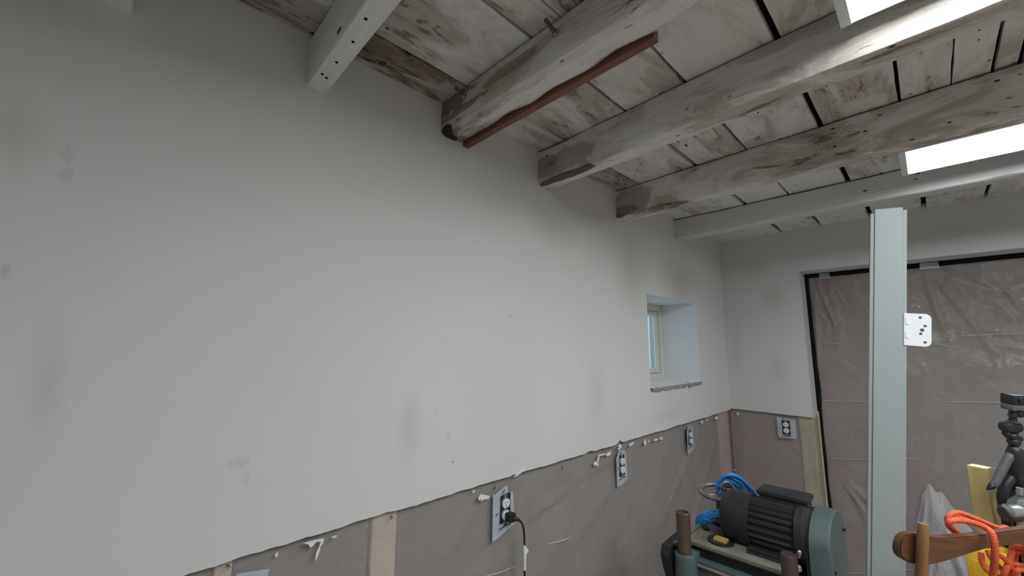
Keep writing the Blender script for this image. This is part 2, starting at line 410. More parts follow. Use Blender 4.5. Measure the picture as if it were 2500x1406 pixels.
BM = [whitewash('beam_paint_a', 'y', cover=0.25), whitewash('beam_paint_b', 'y', paint=(0.80, 0.795, 0.78), cover=0.16, specks=1.3),
      whitewash('beam_wood_c', 'y', paint=(0.74, 0.725, 0.70), cover=-0.005, patches=[((-2.711, -0.03, 2.53), (0.05, 0.13, 0.055), (0.15, 0.11, 0.08), 0.85), ((-2.711, -0.10, 2.475), (0.03, 0.16, 0.014), (0.20, 0.15, 0.115), 0.8), ((-2.711, -0.34, 2.50), (0.03, 0.13, 0.022), (0.26, 0.205, 0.16), 0.75), ((-2.71, -0.03, 2.44), (0.035, 0.035, 0.02), (0.035, 0.026, 0.02), 1.0), ((-2.68, -0.012, 2.43), (0.03, 0.02, 0.03), (0.035, 0.026, 0.02), 1.0), ((-2.66, -0.62, 2.43), (0.028, 0.5, 0.02), (0.78, 0.77, 0.745), 0.75)]),
      whitewash('beam_wood_d', 'y', paint=(0.76, 0.75, 0.72), cover=0.02, patches=[((-2.19, -0.13, 2.40), (0.03, 0.17, 0.012), (0.12, 0.08, 0.055), 0.95), ((-2.19, -0.1, 2.46), (0.04, 0.3, 0.06), (0.26, 0.22, 0.18), 0.6), ((-2.15, -0.5, 2.39), (0.032, 0.4, 0.02), (0.76, 0.755, 0.74), 0.7)]),
      whitewash('beam_wood_e', 'y', cover=0.02, patches=[((-1.566, -0.035, 2.422), (0.03, 0.10, 0.033), (0.085, 0.058, 0.04), 0.95), ((-1.57, -0.08, 2.47), (0.04, 0.14, 0.09), (0.30, 0.25, 0.21), 0.7)]),
      whitewash('beam_wood_f', 'y', cover=0.10, paint=(0.66, 0.66, 0.66))]
blab = ['stub of white painted beam at the top left edge of the picture', 'clean white painted ceiling beam with nail holes, leftmost of the full beams',
        'worn whitewashed ceiling beam with red-brown strip and bolts along it', 'whitewashed ceiling beam brightly lit along its side beside the upper lamp',
        'whitewashed ceiling beam with brown bare patch at its wall end', 'greyish painted ceiling beam nearest the far wall']
beams = []
for i, b in enumerate(BEAMS):
    o = beam(i, b, BM[i], 0.4 if i < 2 else 1.0, (0.006, 0.007, 0.022, 0.018, 0.014, 0.012)[i])
    tag(o, blab[i], 'beam', 'ceiling beams'); o.color = ((0.35, 0.3, 0.76, 0.58, 0.56, 0.46)[i], 0, 0, 1); beams.append(o)
for i, b in enumerate(HID):
    o = beam(8+i, b, BM[1], 0.4); tag(o, 'white painted ceiling beam behind the viewer, out of the picture', 'beam', 'ceiling beams out of view'); o.color = (.3, 0, 0, 1)

for px, py in ((893, 46), (822, 152), (797, 190), (787, 181), (862, 102)):
    q = pl(px, py, 2, BEAMS[1][2]-.001)
    MB().lathe(q, (0, 0, -1), [(-.003, .0040), (.0012, .0036)], 9).build('nail_hole', M['gasket'], beams[1])
# red-brown strip along the third beam
st = MB(); R = []
for k in range(31):
    y = 0.004-0.745*k/30; x = BEAMS[2][1]-0.012*(-y)
    R.append([(x+0.001, y, 2.452), (x+0.001, y, 2.424+nz(y*9, 3)*.002), (x+0.024, y, 2.424+nz(y*8, 5)*.002), (x+0.024, y, 2.452)])
tag(st.rings(R).build('wooden_strip', M['shim']), 'long red-brown wooden strip fixed along the underside edge of a beam', 'strip')
def bolt(y, z, L, lab):
    e = empty('bolt', (BEAMS[2][0], y, z))
    d = Vector((-1, -0.05, 0.25)).normalized(); o = Vector((BEAMS[2][0]-0.002, y, z))
    MB().lathe(o, d, [(-.01, .0055), (L*.96, .0055), (L, .0045)], 12).build('shaft', M['bolt'], e, 'sharp')
    MB().lathe(o, d, [(-.004, .011), (0.008, .011), (0.010, .009)], 6).build('nut', M['bolt_nut'], e)
    tag(e, lab, 'bolt', 'bolts in the worn beam')
bolt(-0.524, 2.506, 0.05, 'rusty bolt sticking out of worn beam, farther from the wall')
bolt(-0.138, 2.512, 0.042, 'rusty bolt sticking out of worn beam close to the plaster wall')

# ------------------------------------------------------------------ left wall plaster with window opening
WX0, WX1, WZ0, WZ1 = -1.262, -0.551, 1.470, 2.010
def jag(x, s):
    return nz(x*5, s)*0.006+nz(x*23, s, 3)*0.0035+nz(x*70, s, 6)*0.0018
bite = [(-1.601, .012, .016), (-1.86, .02, .006)]
def zbot(x):
    z = ZB+jag(x, 2)
    for c, w, d in bite: z += d*math.exp(-((x-c)/w)**2)
    return z
def wp(px, py, rx, rz, c, amt, soft=.8, ns=6., na=.9):
    q = wl(px, py); return ((q.x, 0, q.z), (rx, .5, rz), c, amt, soft, ns, na)
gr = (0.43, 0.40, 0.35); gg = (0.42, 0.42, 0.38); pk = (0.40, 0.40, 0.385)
patchL = [wp(165, 378, .010, .022, pk, 0.21, .3, 60, 2.4), wp(160, 425, .012, .018, pk, 0.23, .3, 60, 2.4), wp(585, 1130, .024, .014, pk, 0.20, .3, 55, 1.8), wp(602, 1168, .008, .022, pk, 0.20, .4, 40, 1.2),
          wp(1095, 1067, .012, .014, pk, 0.27, .3, 45, 1.4), wp(1066, 1005, .006, .013, pk, 0.23, .4, 40, .6), wp(1080, 835, .008, .008, pk, 0.20, .4, 40, .6),
          wp(1068, 930, .004, .012, pk, 0.20, .4, 40, .4), wp(1105, 1128, .006, .005, (.25, .24, .22), .6, .4, 40, .4), wp(1420, 890, .01, .018, pk, 0.20, .4, 30, .6),
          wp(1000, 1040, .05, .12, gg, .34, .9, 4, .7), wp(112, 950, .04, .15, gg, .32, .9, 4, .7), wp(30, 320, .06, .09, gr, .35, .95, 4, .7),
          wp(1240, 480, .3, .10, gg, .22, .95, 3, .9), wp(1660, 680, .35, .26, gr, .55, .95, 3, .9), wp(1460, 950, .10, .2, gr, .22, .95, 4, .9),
          wp(1540, 660, .22, .30, gr, .42, .95, 4, .9), wp(1640, 1010, .3, .05, gr, .20, .9, 5, .9), wp(1350, 545, .22, .13, gg, .40, .95, 3, .9),  # patches high under the beams: stains deepened to paint in beam shadow
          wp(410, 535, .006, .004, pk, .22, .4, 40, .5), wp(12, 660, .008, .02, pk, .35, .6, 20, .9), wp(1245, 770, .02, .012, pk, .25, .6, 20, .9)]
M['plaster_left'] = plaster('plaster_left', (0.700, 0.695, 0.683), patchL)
mb = MB(); xs = []
x = XB
while x < 0.0:
    xs.append(x); x += 0.10 if x < -3.9 else 0.011
xs = sorted(set([q for q in xs if abs(q-WX0) > .006 and abs(q-WX1) > .006]+[WX0, WX1, 0.0]))
TH = 0.012
def strip(x0, x1, za0, za1, zb0, zb1):
    mb.add([(x0, 0, za0), (x1, 0, za1), (x1, 0, zb1), (x0, 0, zb0)], [(0, 1, 2, 3)])
for x0, x1 in zip(xs, xs[1:]):
    b0, b1 = zbot(x0), zbot(x1)
    mb.add([(x0, 0, b0), (x1, 0, b1), (x1, TH, b1), (x0, TH, b0)], [(0, 1, 2, 3)])
    if WX0-1e-6 <= x0 and x1 <= WX1+1e-6:
        strip(x0, x1, b0, b1, WZ0, WZ0); strip(x0, x1, WZ1, WZ1, H+.03, H+.03)
    else: strip(x0, x1, b0, b1, H+.03, H+.03)
bm = bmesh.new(); me = bpy.data.meshes.new('wall_left'); me.from_pydata([tuple(v) for v in mb.v], [], mb.f); bm.from_mesh(me)
bmesh.ops.remove_doubles(bm, verts=bm.verts, dist=1e-5); bmesh.ops.recalc_face_normals(bm, faces=bm.faces); bm.to_mesh(me); bm.free()
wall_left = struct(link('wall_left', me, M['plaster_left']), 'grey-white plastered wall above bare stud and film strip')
# masonry core that closes the wall behind the plaster, studs and insulation
core = MB()
core.box((XB-.1, 0.15, -.1), (WX0-.008, 0.34, H+.1)).box((WX1+.008, 0.15, -.1), (0.34, 0.34, H+.1)).box((WX0-.008, 0.15, -.1), (WX1+.008, 0.34, WZ0-.01)).box((WX0-.008, 0.15, WZ1+.01), (WX1+.008, 0.34, H+.1))
core.build('masonry_core', M['insul3'], wall_left)
core2 = MB().box((XB, TH, ZB+.06), (WX0-.006, .15, H+.03)).box((WX1+.006, TH, ZB+.06), (.17, .15, H+.03)).box((WX0-.006, TH, ZB+.06), (WX1+.006, .15, WZ0-.006)).box((WX0-.006, TH, WZ1+.006), (WX1+.006, .15, H+.03))
core2.build('lath_backing', M['insul3'], wall_left)

# window: deep plastered reveal, frame, sash, glass, sill
D = 0.25
win = struct(empty('window_1', (WX0, 0, WZ0)), 'small deep-set window with white frame in the plaster wall')
rv = MB(); DR = .34
rv.add([(WX0, 0, WZ1), (WX1, 0, WZ1), (WX1, DR, WZ1), (WX0, DR, WZ1)], [(0, 1, 2, 3)])
rv.add([(WX1, 0, WZ0), (WX1, 0, WZ1), (WX1, DR, WZ1), (WX1, DR, WZ0)], [(0, 1, 2, 3)])
rv.add([(WX0, 0, WZ0), (WX0, 0, WZ1), (WX0, DR, WZ1), (WX0, DR, WZ0)], [(0, 1, 2, 3)])
rv.build('window_reveal', M['reveal'], win)
sl = MB(); n = 60
top = [(WX0+(WX1-WX0)*i/n, -0.010+nz(i*.35, 7)*0.014+nz(i*1.3, 3)*.009) for i in range(n+1)]
for (xa, ya), (xb, yb) in zip(top, top[1:]):
    za, zb_ = WZ0+.005+nz(xa*30)*.002, WZ0+.005+nz(xb*30)*.002
    sl.add([(xa, ya, za), (xb, yb, zb_), (xb, D, WZ0+.012), (xa, D, WZ0+.012)], [(0, 1, 2, 3)])
blx = WX1-.13
sl.bbox((blx, .006, WZ0), (blx+.022, .03, WZ0+.026), .006)
sl.build('window_sill', M['smear'], win)
se = MB()
for i, ((xa, ya), (xb, yb)) in enumerate(zip(top, top[1:])):
    za, zb_ = WZ0-.012+nz(i*.4, 5)*.014, WZ0-.012+nz((i+1)*.4, 5)*.014
    se.add([(xa, ya-.001, WZ0+.006), (xb, yb-.001, WZ0+.006), (xb, min(yb, 0)-.003, zb_), (xa, min(ya, 0)-.003, za)], [(0, 1, 2, 3)])
    se.add([(xa, min(ya, 0)-.003, za), (xb, min(yb, 0)-.003, zb_), (xb, .004, zb_), (xa, .004, za)], [(0, 1, 2, 3)])
se.build('broken_sill_edge', M['sill_edge'], win)
def frame_rect(x0, x1, z0, z1, w, y0, y1, w2=None):
    w2 = w2 or w
    return MB().bbox((x0, y0, z0), (x0+w, y1, z1), .003).bbox((x1-w, y0, z0), (x1, y1, z1), .003).bbox((x0+w, y0, z0), (x1-w, y1, z0+w2), .003).bbox((x0+w, y0, z1-w2), (x1-w, y1, z1), .003)
frame_rect(WX0, WX1, WZ0+.006, WZ1, .045, D, D+.06).build('window_frame', M['white_frame'], win)
frame_rect(WX0+.046, WX1-.046, WZ0+.053, WZ1-.047, .062, D+.012, D+.05, .028).build('sash', M['white_frame'], win)
gb = frame_rect(WX0+.110, WX1-.110, WZ0+.083, WZ1-.077, .008, D+.006, D+.016).build('glazing_bead', M['hinge'], win)
MB().box((WX0+.1, D+.03, WZ0+.08), (WX1-.1, D+.034, WZ1-.07)).build('pane', M['glass'], win)

# ------------------------------------------------------------------ end wall plaster with door opening
DY0, DY1, DZ1, DD = -0.519, -2.62, 2.243, 0.172
def ep(px, py, ry, rz, c, amt, soft=.95, ns=4., na=.9):
    q = we(px, py); return ((0, q.y, q.z), (.5, ry, rz), c, amt, soft, ns, na)
patchE = [ep(1885, 725, .10, .12, gg, .42), ep(1900, 900, .09, .12, gg, .30), ep(1840, 650, .16, .10, gg, .34), ep(2300, 560, .5, .08, gg, .25), ep(1800, 860, .05, .3, gr, .25)]
M['plaster_end'] = plaster('plaster_end', (0.665, 0.662, 0.652), patchE)
mb = MB()
def zbe(y): return ZB+.010+jag(y, 11)*.7-.03*max(0, -y-.1)*0.6
ys = [0-.012*i for i in range(44)]; ys = [q for q in ys if q > DY0+.004]+[DY0]
tope = lambda y: H+.03
for y0, y1 in zip(ys, ys[1:]):
    mb.add([(0, y0, zbe(y0)), (0, y1, zbe(y1)), (0, y1, DZ1), (0, y0, DZ1)], [(0, 1, 2, 3)])
    mb.add([(0, y0, zbe(y0)), (0, y1, zbe(y1)), (TH, y1, zbe(y1)), (TH, y0, zbe(y0))], [(0, 1, 2, 3)])
mb.add([(0, 0, DZ1), (0, DY0, DZ1), (0, DY0, H+.03), (0, 0, H+.03)], [(0, 1, 2, 3)])
mb.add([(0, DY0, DZ1), (0, DY1, DZ1), (0, DY1, H+.03), (0, DY0, H+.03)], [(0, 1, 2, 3)])
mb.add([(0, DY1, 0), (0, YR, 0), (0, YR, H+.03), (0, DY1, H+.03)], [(0, 1, 2, 3)])
# plastered reveals of the opening
mb.add([(0, DY0, zbe(DY0)), (0, DY0, DZ1), (DD, DY0, DZ1), (DD, DY0, zbe(DY0)+.02)], [(0, 1, 2, 3)])
mb.add([(0, DY0, DZ1), (0, DY1, DZ1), (DD, DY1, DZ1), (DD, DY0, DZ1)], [(0, 1, 2, 3)])
mb.add([(0, DY1, 0), (0, DY1, DZ1), (DD, DY1, DZ1), (DD, DY1, 0)], [(0, 1, 2, 3)])
wall_end = struct(mb.build('wall_end', M['plaster_end']), 'grey-white plastered far wall around a film-covered doorway')
MB().box((.17, -.001, -.1), (.34, .2, H+.1)).box((TH+.11, DY0+.002, -.1), (.34, 0, H+.1)).box((DD+.001, DY1-.1, DZ1+.002), (.34, DY0+.1, H+.1)).box((TH, YR, -.1), (.34, DY1-.002, H+.1)).build('masonry_core', M['insul3'], wall_end)
MB().box((TH, DY0+.004, ZB+.06), (.13, .012, H+.03)).box((TH, DY1, DZ1+.006), (DD, DY0+.01, H+.03)).build('lath_backing', M['insul3'], wall_end)

# lower wall: insulation batts, studs, film
SY = .018
def batt(x0, x1, mat): MB().bbox((x0, SY+.010, 0.0), (x1, .148, ZB+.06), .012).build('insulation_batt', mat, wall_left)
studs = [(-5.2, -5.14), (-4.75, -4.69), (-4.3, -4.24), (-3.84, -3.78), (-3.245, -3.212), (-2.882, -2.806), (-0.212, -0.018)]
px_ = XB
mats = [M['insul'], M['insul3'], M['insul'], M['insul3'], M['insul3'], M['insul'], M['insul'], M['insul']]
for i, (a, b) in enumerate(studs):
    batt(px_+.001, a-.001, mats[i]); px_ = b
    MB().bbox((a, SY, 0), (b, .148, ZB+.06), .003).build('stud', M['stud_pink'] if i == 6 else M['stud'], wall_left)
MB().box((-.0175, SY+.004, 0), (.148, .148, ZB+.06)).build('insulation_batt', M['insul2'], wall_left)
MB().bbox((SY+.010, -.43, 0), (.12, .0155, ZB+.06), .004).build('insulation_batt', M['insul2'], wall_end)
MB().bbox((SY, DY0+.001, 0), (.12, -.432, ZB+.06), .003).build('stud', M['stud_yellow'], wall_end)
MB().bbox((SY+.125, DY0-.008, 0), (DD+.03, DY0+.10, ZB+.03), .003).build('door_post', M['stud_yellow'], wall_end)

def ridge(u, v, R):
    h = 0
    for (a, b, amp, w) in R:
        dx, dy = b[0]-a[0], b[1]-a[1]; L2 = dx*dx+dy*dy
        s = ((u-a[0])*dx+(v-a[1])*dy)/L2; sc = max(0, min(1, s))
        d2 = (u-a[0]-dx*sc)**2+(v-a[1]-dy*sc)**2
        h += amp*math.exp(-d2/(w*w))*(0.35+0.65*math.sin(math.pi*min(1, max(0, s)))**.5 if 0 < s < 1 else .35)
    return h
def sheet(name, us, vs_, fn, mat, parent):
    v = [fn(a, b) for b in vs_ for a in us]; n = len(us)
    f = [(j*n+i, j*n+i+1, (j+1)*n+i+1, (j+1)*n+i) for j in range(len(vs_)-1) for i in range(n-1)]
    return mesh(name, v, f, mat, parent, 'all')
def lin(a, b, n): return [a+(b-a)*i/n for i in range(n+1)]
def W(px, py): q = wl(px, py, .014); return (q.x, q.z)
RL = [(W(1490, 1120), W(1300, 1260), .010, .022), (W(1470, 1150), W(1330, 1210), -.006, .03), (W(1500, 1180), W(1400, 1330), .007, .03), (W(1255, 1300), W(1225, 1390), .010, .02),
      (W(1440, 1160), W(1290, 1290), -.007, .02), (W(1220, 1390), W(1130, 1406), .007, .008), (W(1390, 1312), W(1340, 1330), .004, .004), (W(1690, 1100), W(1600, 1300), .008, .04),
      (W(1750, 1060), W(1700, 1250), .007, .04), (W(1520, 1190), W(1540, 1390), .007, .035), (W(1160, 1240), W(1060, 1390), .007, .035), (W(1390, 1270), W(1330, 1390), .006, .03)]
def fl(x, z): return (x, .0155-ridge(x, z, RL)*1.1-max(-.001, nz(x*4, z*3, 3)*.0025), z)
sheet('film', lin(XB, -3.4, 20)+lin(-3.385, .016, 226), lin(.02, ZB+.055, 84), fl, M['film'], wall_left)
def E_(px, py): q = we(px, py, .014); return (q.y, q.z)
RE = [(E_(1925, 1075), E_(1960, 1110), .010, .012), (E_(1820, 1040), E_(1800, 1250), .008, .03), (E_(1960, 1060), E_(1985, 1250), .006, .012), (E_(1990, 1090), E_(2010, 1240), .005, .01)]
def fe(y, z): return (.0155-ridge(y, z, RE)*.8-max(-.001, nz(y*5, z*3, 8)*.003), y, z)
sheet('film', lin(.012, DY0, 60), lin(.02, ZB+.04, 80), fe, M['film'], wall_end)
def fr(x, z): return (x, DY0-.004+nz(x*9, z*4)*.003, z)
sheet('film', lin(.012, DD, 12), lin(.02, zbe(DY0)-.004, 60), fr, M['film'], wall_end)
# the doorway: gasket, film, tape, insulation panels behind
def D_(px, py): q = we(px, py, DD+.012); return (q.y, q.z)
door = struct(empty('door_1', (DD, DY0, 0)), 'wide doorway sealed with wrinkled translucent film and black gasket')
gx = DD-.004; R = []
for k in range(41):
    z = DZ1-.012-(DZ1-.03)*k/40
    q = DY0-.006-.010*max(0, nz(z*3, 2)); w = .017+nz(z*4, 6)*.007
    R.append([(gx, q, z), (gx, q-w, z), (gx+.04, q-w, z), (gx+.04, q, z)])
MB().rings(R).build('gasket', M['gasket'], door)
R = []
for k in range(51):
    y = DY0-.006+(DY1-DY0+.01)*k/50; w = .020+nz(y*5, 3)*.007
    z = DZ1-.006-.004*max(0, nz(y*4, 9))
    R.append([(gx, y, z), (gx, y, z-w), (gx+.04, y, z-w), (gx+.04, y, z)])
MB().rings(R).build('gasket', M['gasket'], door)
e = [DY0, -.70, -.88, -1.07, -1.20, -1.42, -1.60, -1.85, -2.10, -2.35, DY1]
mm = [M['insul2'], M['insul'], M['insul2'], M['insul3'], M['insul'], M['insul3'], M['insul2'], M['insul'], M['insul3'], M['insul2']]
for i in range(len(e)-1):
    MB().box((DD+.035, e[i+1]+.0002, 0), (DD+.12, e[i]-.0002, DZ1)).build('insulation_panel', mm[i], door)
RD = [(D_(2300, 823), D_(2500, 813), .006, .0022), (D_(2010, 978), D_(2150, 981), .005, .0020), (D_(2310, 980), D_(2520, 983), .006, .0020), (D_(2190, 1117), D_(2240, 1120), .005, .002),
      (D_(2025, 1118), D_(2140, 1122), .006, .0022), (D_(2010, 838), D_(2050, 838), .004, .002), (D_(2420, 1141), D_(2450, 1141), .005, .002), (D_(2200, 1388), D_(2250, 1388), .004, .002), (D_(2070, 1396), D_(2140, 1396), .005, .002),
      (D_(2260, 665), D_(2300, 800), .030, .018), (D_(2275, 665), D_(2420, 850), .018, .014), (D_(2310, 660), D_(2450, 700), .016, .012), (D_(2340, 670), D_(2480, 720), .014, .01), (D_(1995, 685), D_(2040, 800), .018, .011), (D_(1990, 720), D_(2000, 900), .016, .012),
      (D_(2040, 700), D_(2070, 760), .010, .006), (D_(2420, 720), D_(2500, 800), .020, .02), (D_(2440, 690), D_(2500, 760), .016, .01), (D_(2030, 680), D_(2060, 900), .012, .03), (D_(2430, 800), D_(2440, 1000), .014, .03), (D_(2320, 820), D_(2330, 1050), .014, .03),
      (D_(2090, 1190), D_(2140, 1240), .030, .012), (D_(2070, 1170), D_(2130, 1300), .014, .02), (D_(2060, 1180), D_(2140, 1280), .012, .012), (D_(2280, 840), D_(2320, 850), .010, .004)]
def crumple(y, z):
    k = math.exp(-((y+1.42)/.34)**2-((z-1.98)/.34)**2)+.5*math.exp(-((y+.62)/.10)**2-((z-1.95)/.25)**2)+.16
    h = (.10-abs(nz(y*5+z*3, z*4-y*2, 3)))*.05+(.10-abs(nz(y*11-z*7, z*9+y*3, 8)))*.028+(.10-abs(nz(y*23+z*5, z*17, 12)))*.012
    return h*k
def fd(y, z): return (DD+.004-crumple(y, z)-ridge(y, z, RD)*.9-max(-.002, nz(y*3, z*2, 13)*.006)-.002*nz(y*14, z*9, 5), y, z)
sheet('film', lin(DY0-.022, -1.75, 230)+lin(-1.77, DY1+.03, 20), lin(.02, DZ1-.030, 330), fd, M['film_door'], door)
for (a, b, amp, w_) in RD[:9]+[(D_(2300, 850), D_(2322, 856), 0, 0), (D_(2285, 838), D_(2318, 846), 0, 0)]:
    R = []
    for k in range(13):
        y = a[0]+(b[0]-a[0])*k/12; z = a[1]+(b[1]-a[1])*k/12+nz(y*9, 4)*.002
        x = fd(y, z)[0]-.003; h_ = .0016+.0012*abs(nz(y*23, 8))
        R.append([(x-.002, y, z-h_), (x-.003, y, z), (x-.002, y, z+h_), (x+.001, y, z)])
    MB().rings(R).build('film_crease', M['film_heap'], door)
for path in ([(2258, 668), (2264, 715), (2285, 765), (2306, 806)], [(2272, 668), (2340, 688), (2410, 706), (2480, 716)], [(2300, 690), (2380, 735), (2440, 760), (2500, 782)],
             [(2440, 700), (2462, 745), (2495, 800)], [(1996, 690), (2010, 730), (2036, 785)], [(2060, 735), (2085, 760)], [(2088, 1195), (2112, 1215), (2140, 1240)], [(2425, 720), (2470, 735), (2510, 770)]):
    R = []; P2 = spline([Vector((*D_(*q), 0)) for q in path], 6)
    for k, q in enumerate(P2):
        y, z = q.x, q.y; wd = .0030*math.sin(math.pi*(k+.3)/(len(P2)-.4))*(.6+.6*abs(nz(k*.7, 3)))+.0005
        x = fd(y, z)[0]-.003
        R.append([(x, y-wd*.5, z-wd), (x-.003, y, z), (x, y+wd*.5, z+wd), (x+.002, y, z)])
    MB().rings(R).build('film_crease', M['film_heap'], door)  # pale strips along these wrinkles stand in for their highlights
# pale tapes across the top gasket
for a, b in ((2000, 2025), (2245, 2290), (2245, 2270)):
    q0, q1 = we(a, 672 if a < 2100 else 640, gx-.004), we(b, 672 if a < 2100 else 640, gx-.004)
    MB().add([(gx-.004, q0.y, DZ1-.004), (gx-.006, q1.y, DZ1-.004), (gx-.002, q1.y-.004, DZ1-.045), (gx-.002, q0.y+.004, DZ1-.042)], [(0, 1, 2, 3)]).build('tape_strip', M['tape'], door)

# bunched film lying against the foot of the doorway
def heap(u, v):
    y = -.93-.62*u; pk_ = .17
    hgt = .93-(2.4*(pk_-u) if u < pk_ else 1.05*(u-pk_))
    hgt = max(.10, hgt+.06*nz(u*8, 4)+.03*nz(u*21, 9)); z = .01+hgt*v
    cr = abs(nz(u*6+v*2.5, v*2, 2))*.11+abs(nz(u*13-v*5, v*4, 7))*.06+abs(nz(u*25+v*9, v*7, 17))*.022
    x = DD-.035-.16*(1-v)-cr*(1-.7*v)
    return (x, y, z)
hp = sheet('plastic_sheet', lin(0, 1, 120), lin(0, 1, 100), heap, M['film_heap'], None)
tag(hp, 'bunched whitish plastic sheet at the foot of the doorway, right of the white jamb', 'plastic sheet')

for path in ([(1338, 1328), (1362, 1320), (1392, 1311)], [(1140, 1420), (1196, 1404), (1262, 1381)], [(1490, 1135), (1420, 1190), (1330, 1240)], [(1660, 1130), (1640, 1200), (1610, 1270)]):
    R = []; P2 = spline([Vector((*W(*q), 0)) for q in path], 6)
    for k, q in enumerate(P2):
        x, z = q.x, q.y; wd = .0022*math.sin(math.pi*(k+.3)/(len(P2)-.4))+.0004; y = fl(x, z)[1]-.0015
        R.append([(x, y, z-wd), (x, y-.0025, z), (x, y, z+wd), (x, y+.002, z)])
    MB().rings(R).build('film_crease', M['film'] if path[0][0] in (1490, 1660) else M['film_heap'], wall_left)  # the whiter strips paint highlights onto the folds

# ------------------------------------------------------------------ plaster smears, pencil arrows, tapes on the lower film
def smear(pts, parent, Y=.004, mat='smear', plane=wl, th=.0035, name='plaster_smear'):
    P3 = [plane(a, b, Y) for a, b in pts]
    ext = Vector((0, -th, 0)) if plane is wl else Vector((-th, 0, 0))
    MB().prism(P3, ext).build(name, M[mat], parent)
for pts in [[(740, 1325), (765, 1318), (790, 1313), (787, 1326), (781, 1333), (780, 1342), (773, 1362), (768, 1368), (771, 1348), (778, 1334), (782, 1321), (772, 1321), (764, 1331), (757, 1336), (752, 1328)],
            [(808, 1311), (820, 1305), (822, 1308), (812, 1313)], [(1166, 1215), (1174, 1205), (1182, 1208), (1194, 1210), (1192, 1217), (1180, 1219), (1173, 1224), (1174, 1216), (1168, 1222)],
            [(1151, 1200), (1158, 1196), (1156, 1202)], [(1478, 1108), (1491, 1101), (1489, 1110), (1480, 1114)], [(1460, 1110), (1476, 1107), (1476, 1110), (1462, 1113), (1460, 1126), (1457, 1127)],
            [(1448, 1133), (1451, 1127), (1455, 1126), (1460, 1133), (1458, 1141), (1454, 1133), (1450, 1138)], [(1536, 1084), (1548, 1078), (1543, 1085), (1535, 1090)], [(1508, 1090), (1513, 1083), (1517, 1089), (1513, 1096), (1507, 1098), (1511, 1091)],
            [(1571, 1080), (1575, 1072), (1577, 1082), (1573, 1088)], [(1594, 1074), (1602, 1070), (1606, 1073), (1598, 1077)], [(1608, 1070), (1616, 1066), (1617, 1072), (1610, 1073)],
            [(1582, 1073), (1585, 1076), (1583, 1080)], [(1710, 1031), (1714, 1025), (1716, 1031), (1712, 1034)], [(1744, 1020), (1750, 1015), (1751, 1022), (1746, 1024)], [(1724, 1026), (1726, 1022), (1727, 1029)],
            [(670, 1352), (679, 1345), (677, 1356), (673, 1360)]]:
    smear(pts, wall_left)
smear([(1798, 1008), (1806, 1007), (1802, 1015)], wall_end, .004, 'smear', we)
def arrow(cx, cy, s):
    for dx, dy in ((-1.1, .3), (.2, 1.2), (1.1, .2)):
        a, b = wl(cx, cy-s, .003), wl(cx+dx*s*.9, cy+dy*s*.8, .003)
        MB().tube([a, b], .0008, 5).build('pencil_mark', M['pencil'], wall_left)
arrow(955, 1264, 5); arrow(556, 1384, 6)
smear([(1205, 1190), (1209, 1186), (1208, 1193), (1206, 1197)], wall_left, .003, 'pencil', wl, .001, 'pencil_mark')
smear([(1370, 1142), (1373, 1139), (1373, 1146)], wall_left, .003, 'pencil', wl, .001, 'pencil_mark')
smear([(578, 1400), (657, 1388), (650, 1416), (560, 1430)], wall_left, .004, 'tape', wl, .002, 'tape_strip')
# loose paper edge of the plaster
smear([(1252, 1164), (1285, 1139), (1276, 1150), (1262, 1161)], wall_left, -.0005, 'reveal', wl, .003, 'plaster_lip')

# ------------------------------------------------------------------ outlets
def outlet(c, plane, label, flap, plug=False):
    """c: centre on the film; plane 'L' faces -Y, 'E' faces -X"""
    e = empty('wall_outlet', c)
    if plane == 'L': B = Matrix(((1, 0, 0), (0, 0, -1), (0, 1, 0)))       # u->+X, v->Z, w(out)->-Y
    else: B = Matrix(((0, 0, -1), (-1, 0, 0), (0, 1, 0)))                 # u->-Y, v->Z, w->-X
    T = Matrix.Translation(c)@B.to_4x4()
    MB().bbox((-.027, -.050, -.012), (.027, .050, .006), .002, T).build('outlet_box', M['navy'], e)
    sp = MB().bbox((-.008, -.052, .006), (.008, .052, .0085), .001, T); sp.build('strap', M['steel'], e)
    for s in (1, -1):
        cy = s*.0195; prof = []
        for k in range(28):
            a = 2*math.pi*k/28; prof.append((.0172*math.cos(a), max(-.0142, min(.0142, .0172*math.sin(a)))+cy))
        f = MB().prism([T@Vector((u, v, .006)) for u, v in prof], T.to_3x3()@Vector((0, 0, .007))).build('receptacle', M['ivory'], e)
        if not (plug and s < 0):
            for u, v, h in ((-.006, .003, .0075), (.006, .003, .006)):
                MB().box((u-.001, cy+v-h/2, .0125), (u+.001, cy+v+h/2, .0134), T).build('slot', M['pencil'], f).location = (0, 0, 0)
            MB().lathe(T@Vector((0, cy-.0075, .0125)), T.to_3x3()@Vector((0, 0, 1)), [(0, .0024), (.0009, .0024)], 10).build('slot', M['pencil'], f).location = (0, 0, 0)
    # translucent flange and tapes around the box
    rnd = random.Random(hash(label) % 1000 if False else len(label))
    for q in flap:
        P3 = [T@Vector((u, v, .004+rnd.uniform(0, .004))) for u, v in q]
        MB().prism(P3, T.to_3x3()@Vector((0, 0, -.0015))).build('film_flange', M['tape'], e)
    for u0, v0, u1, v1 in ((-.018, .056, -.004, .066), (-.046, -.012, -.038, -.004)):
        MB().tube([T@Vector((u0, v0, .010)), T@Vector(((u0+u1)/2, (v0+v1)/2+.002, .010)), T@Vector((u1, v1, .010))], .0014, 5).build('ink_mark', M['navy'], e)
    MB().tube([T@Vector((-.03, -.062, .008)), T@Vector((0, -.053, .010)), T@Vector((.024, -.056, .009))], .0018, 5).build('ink_mark', M['navy'], e)
    tag(e, label, 'outlet', 'duplex wall outlets')
    return e, T
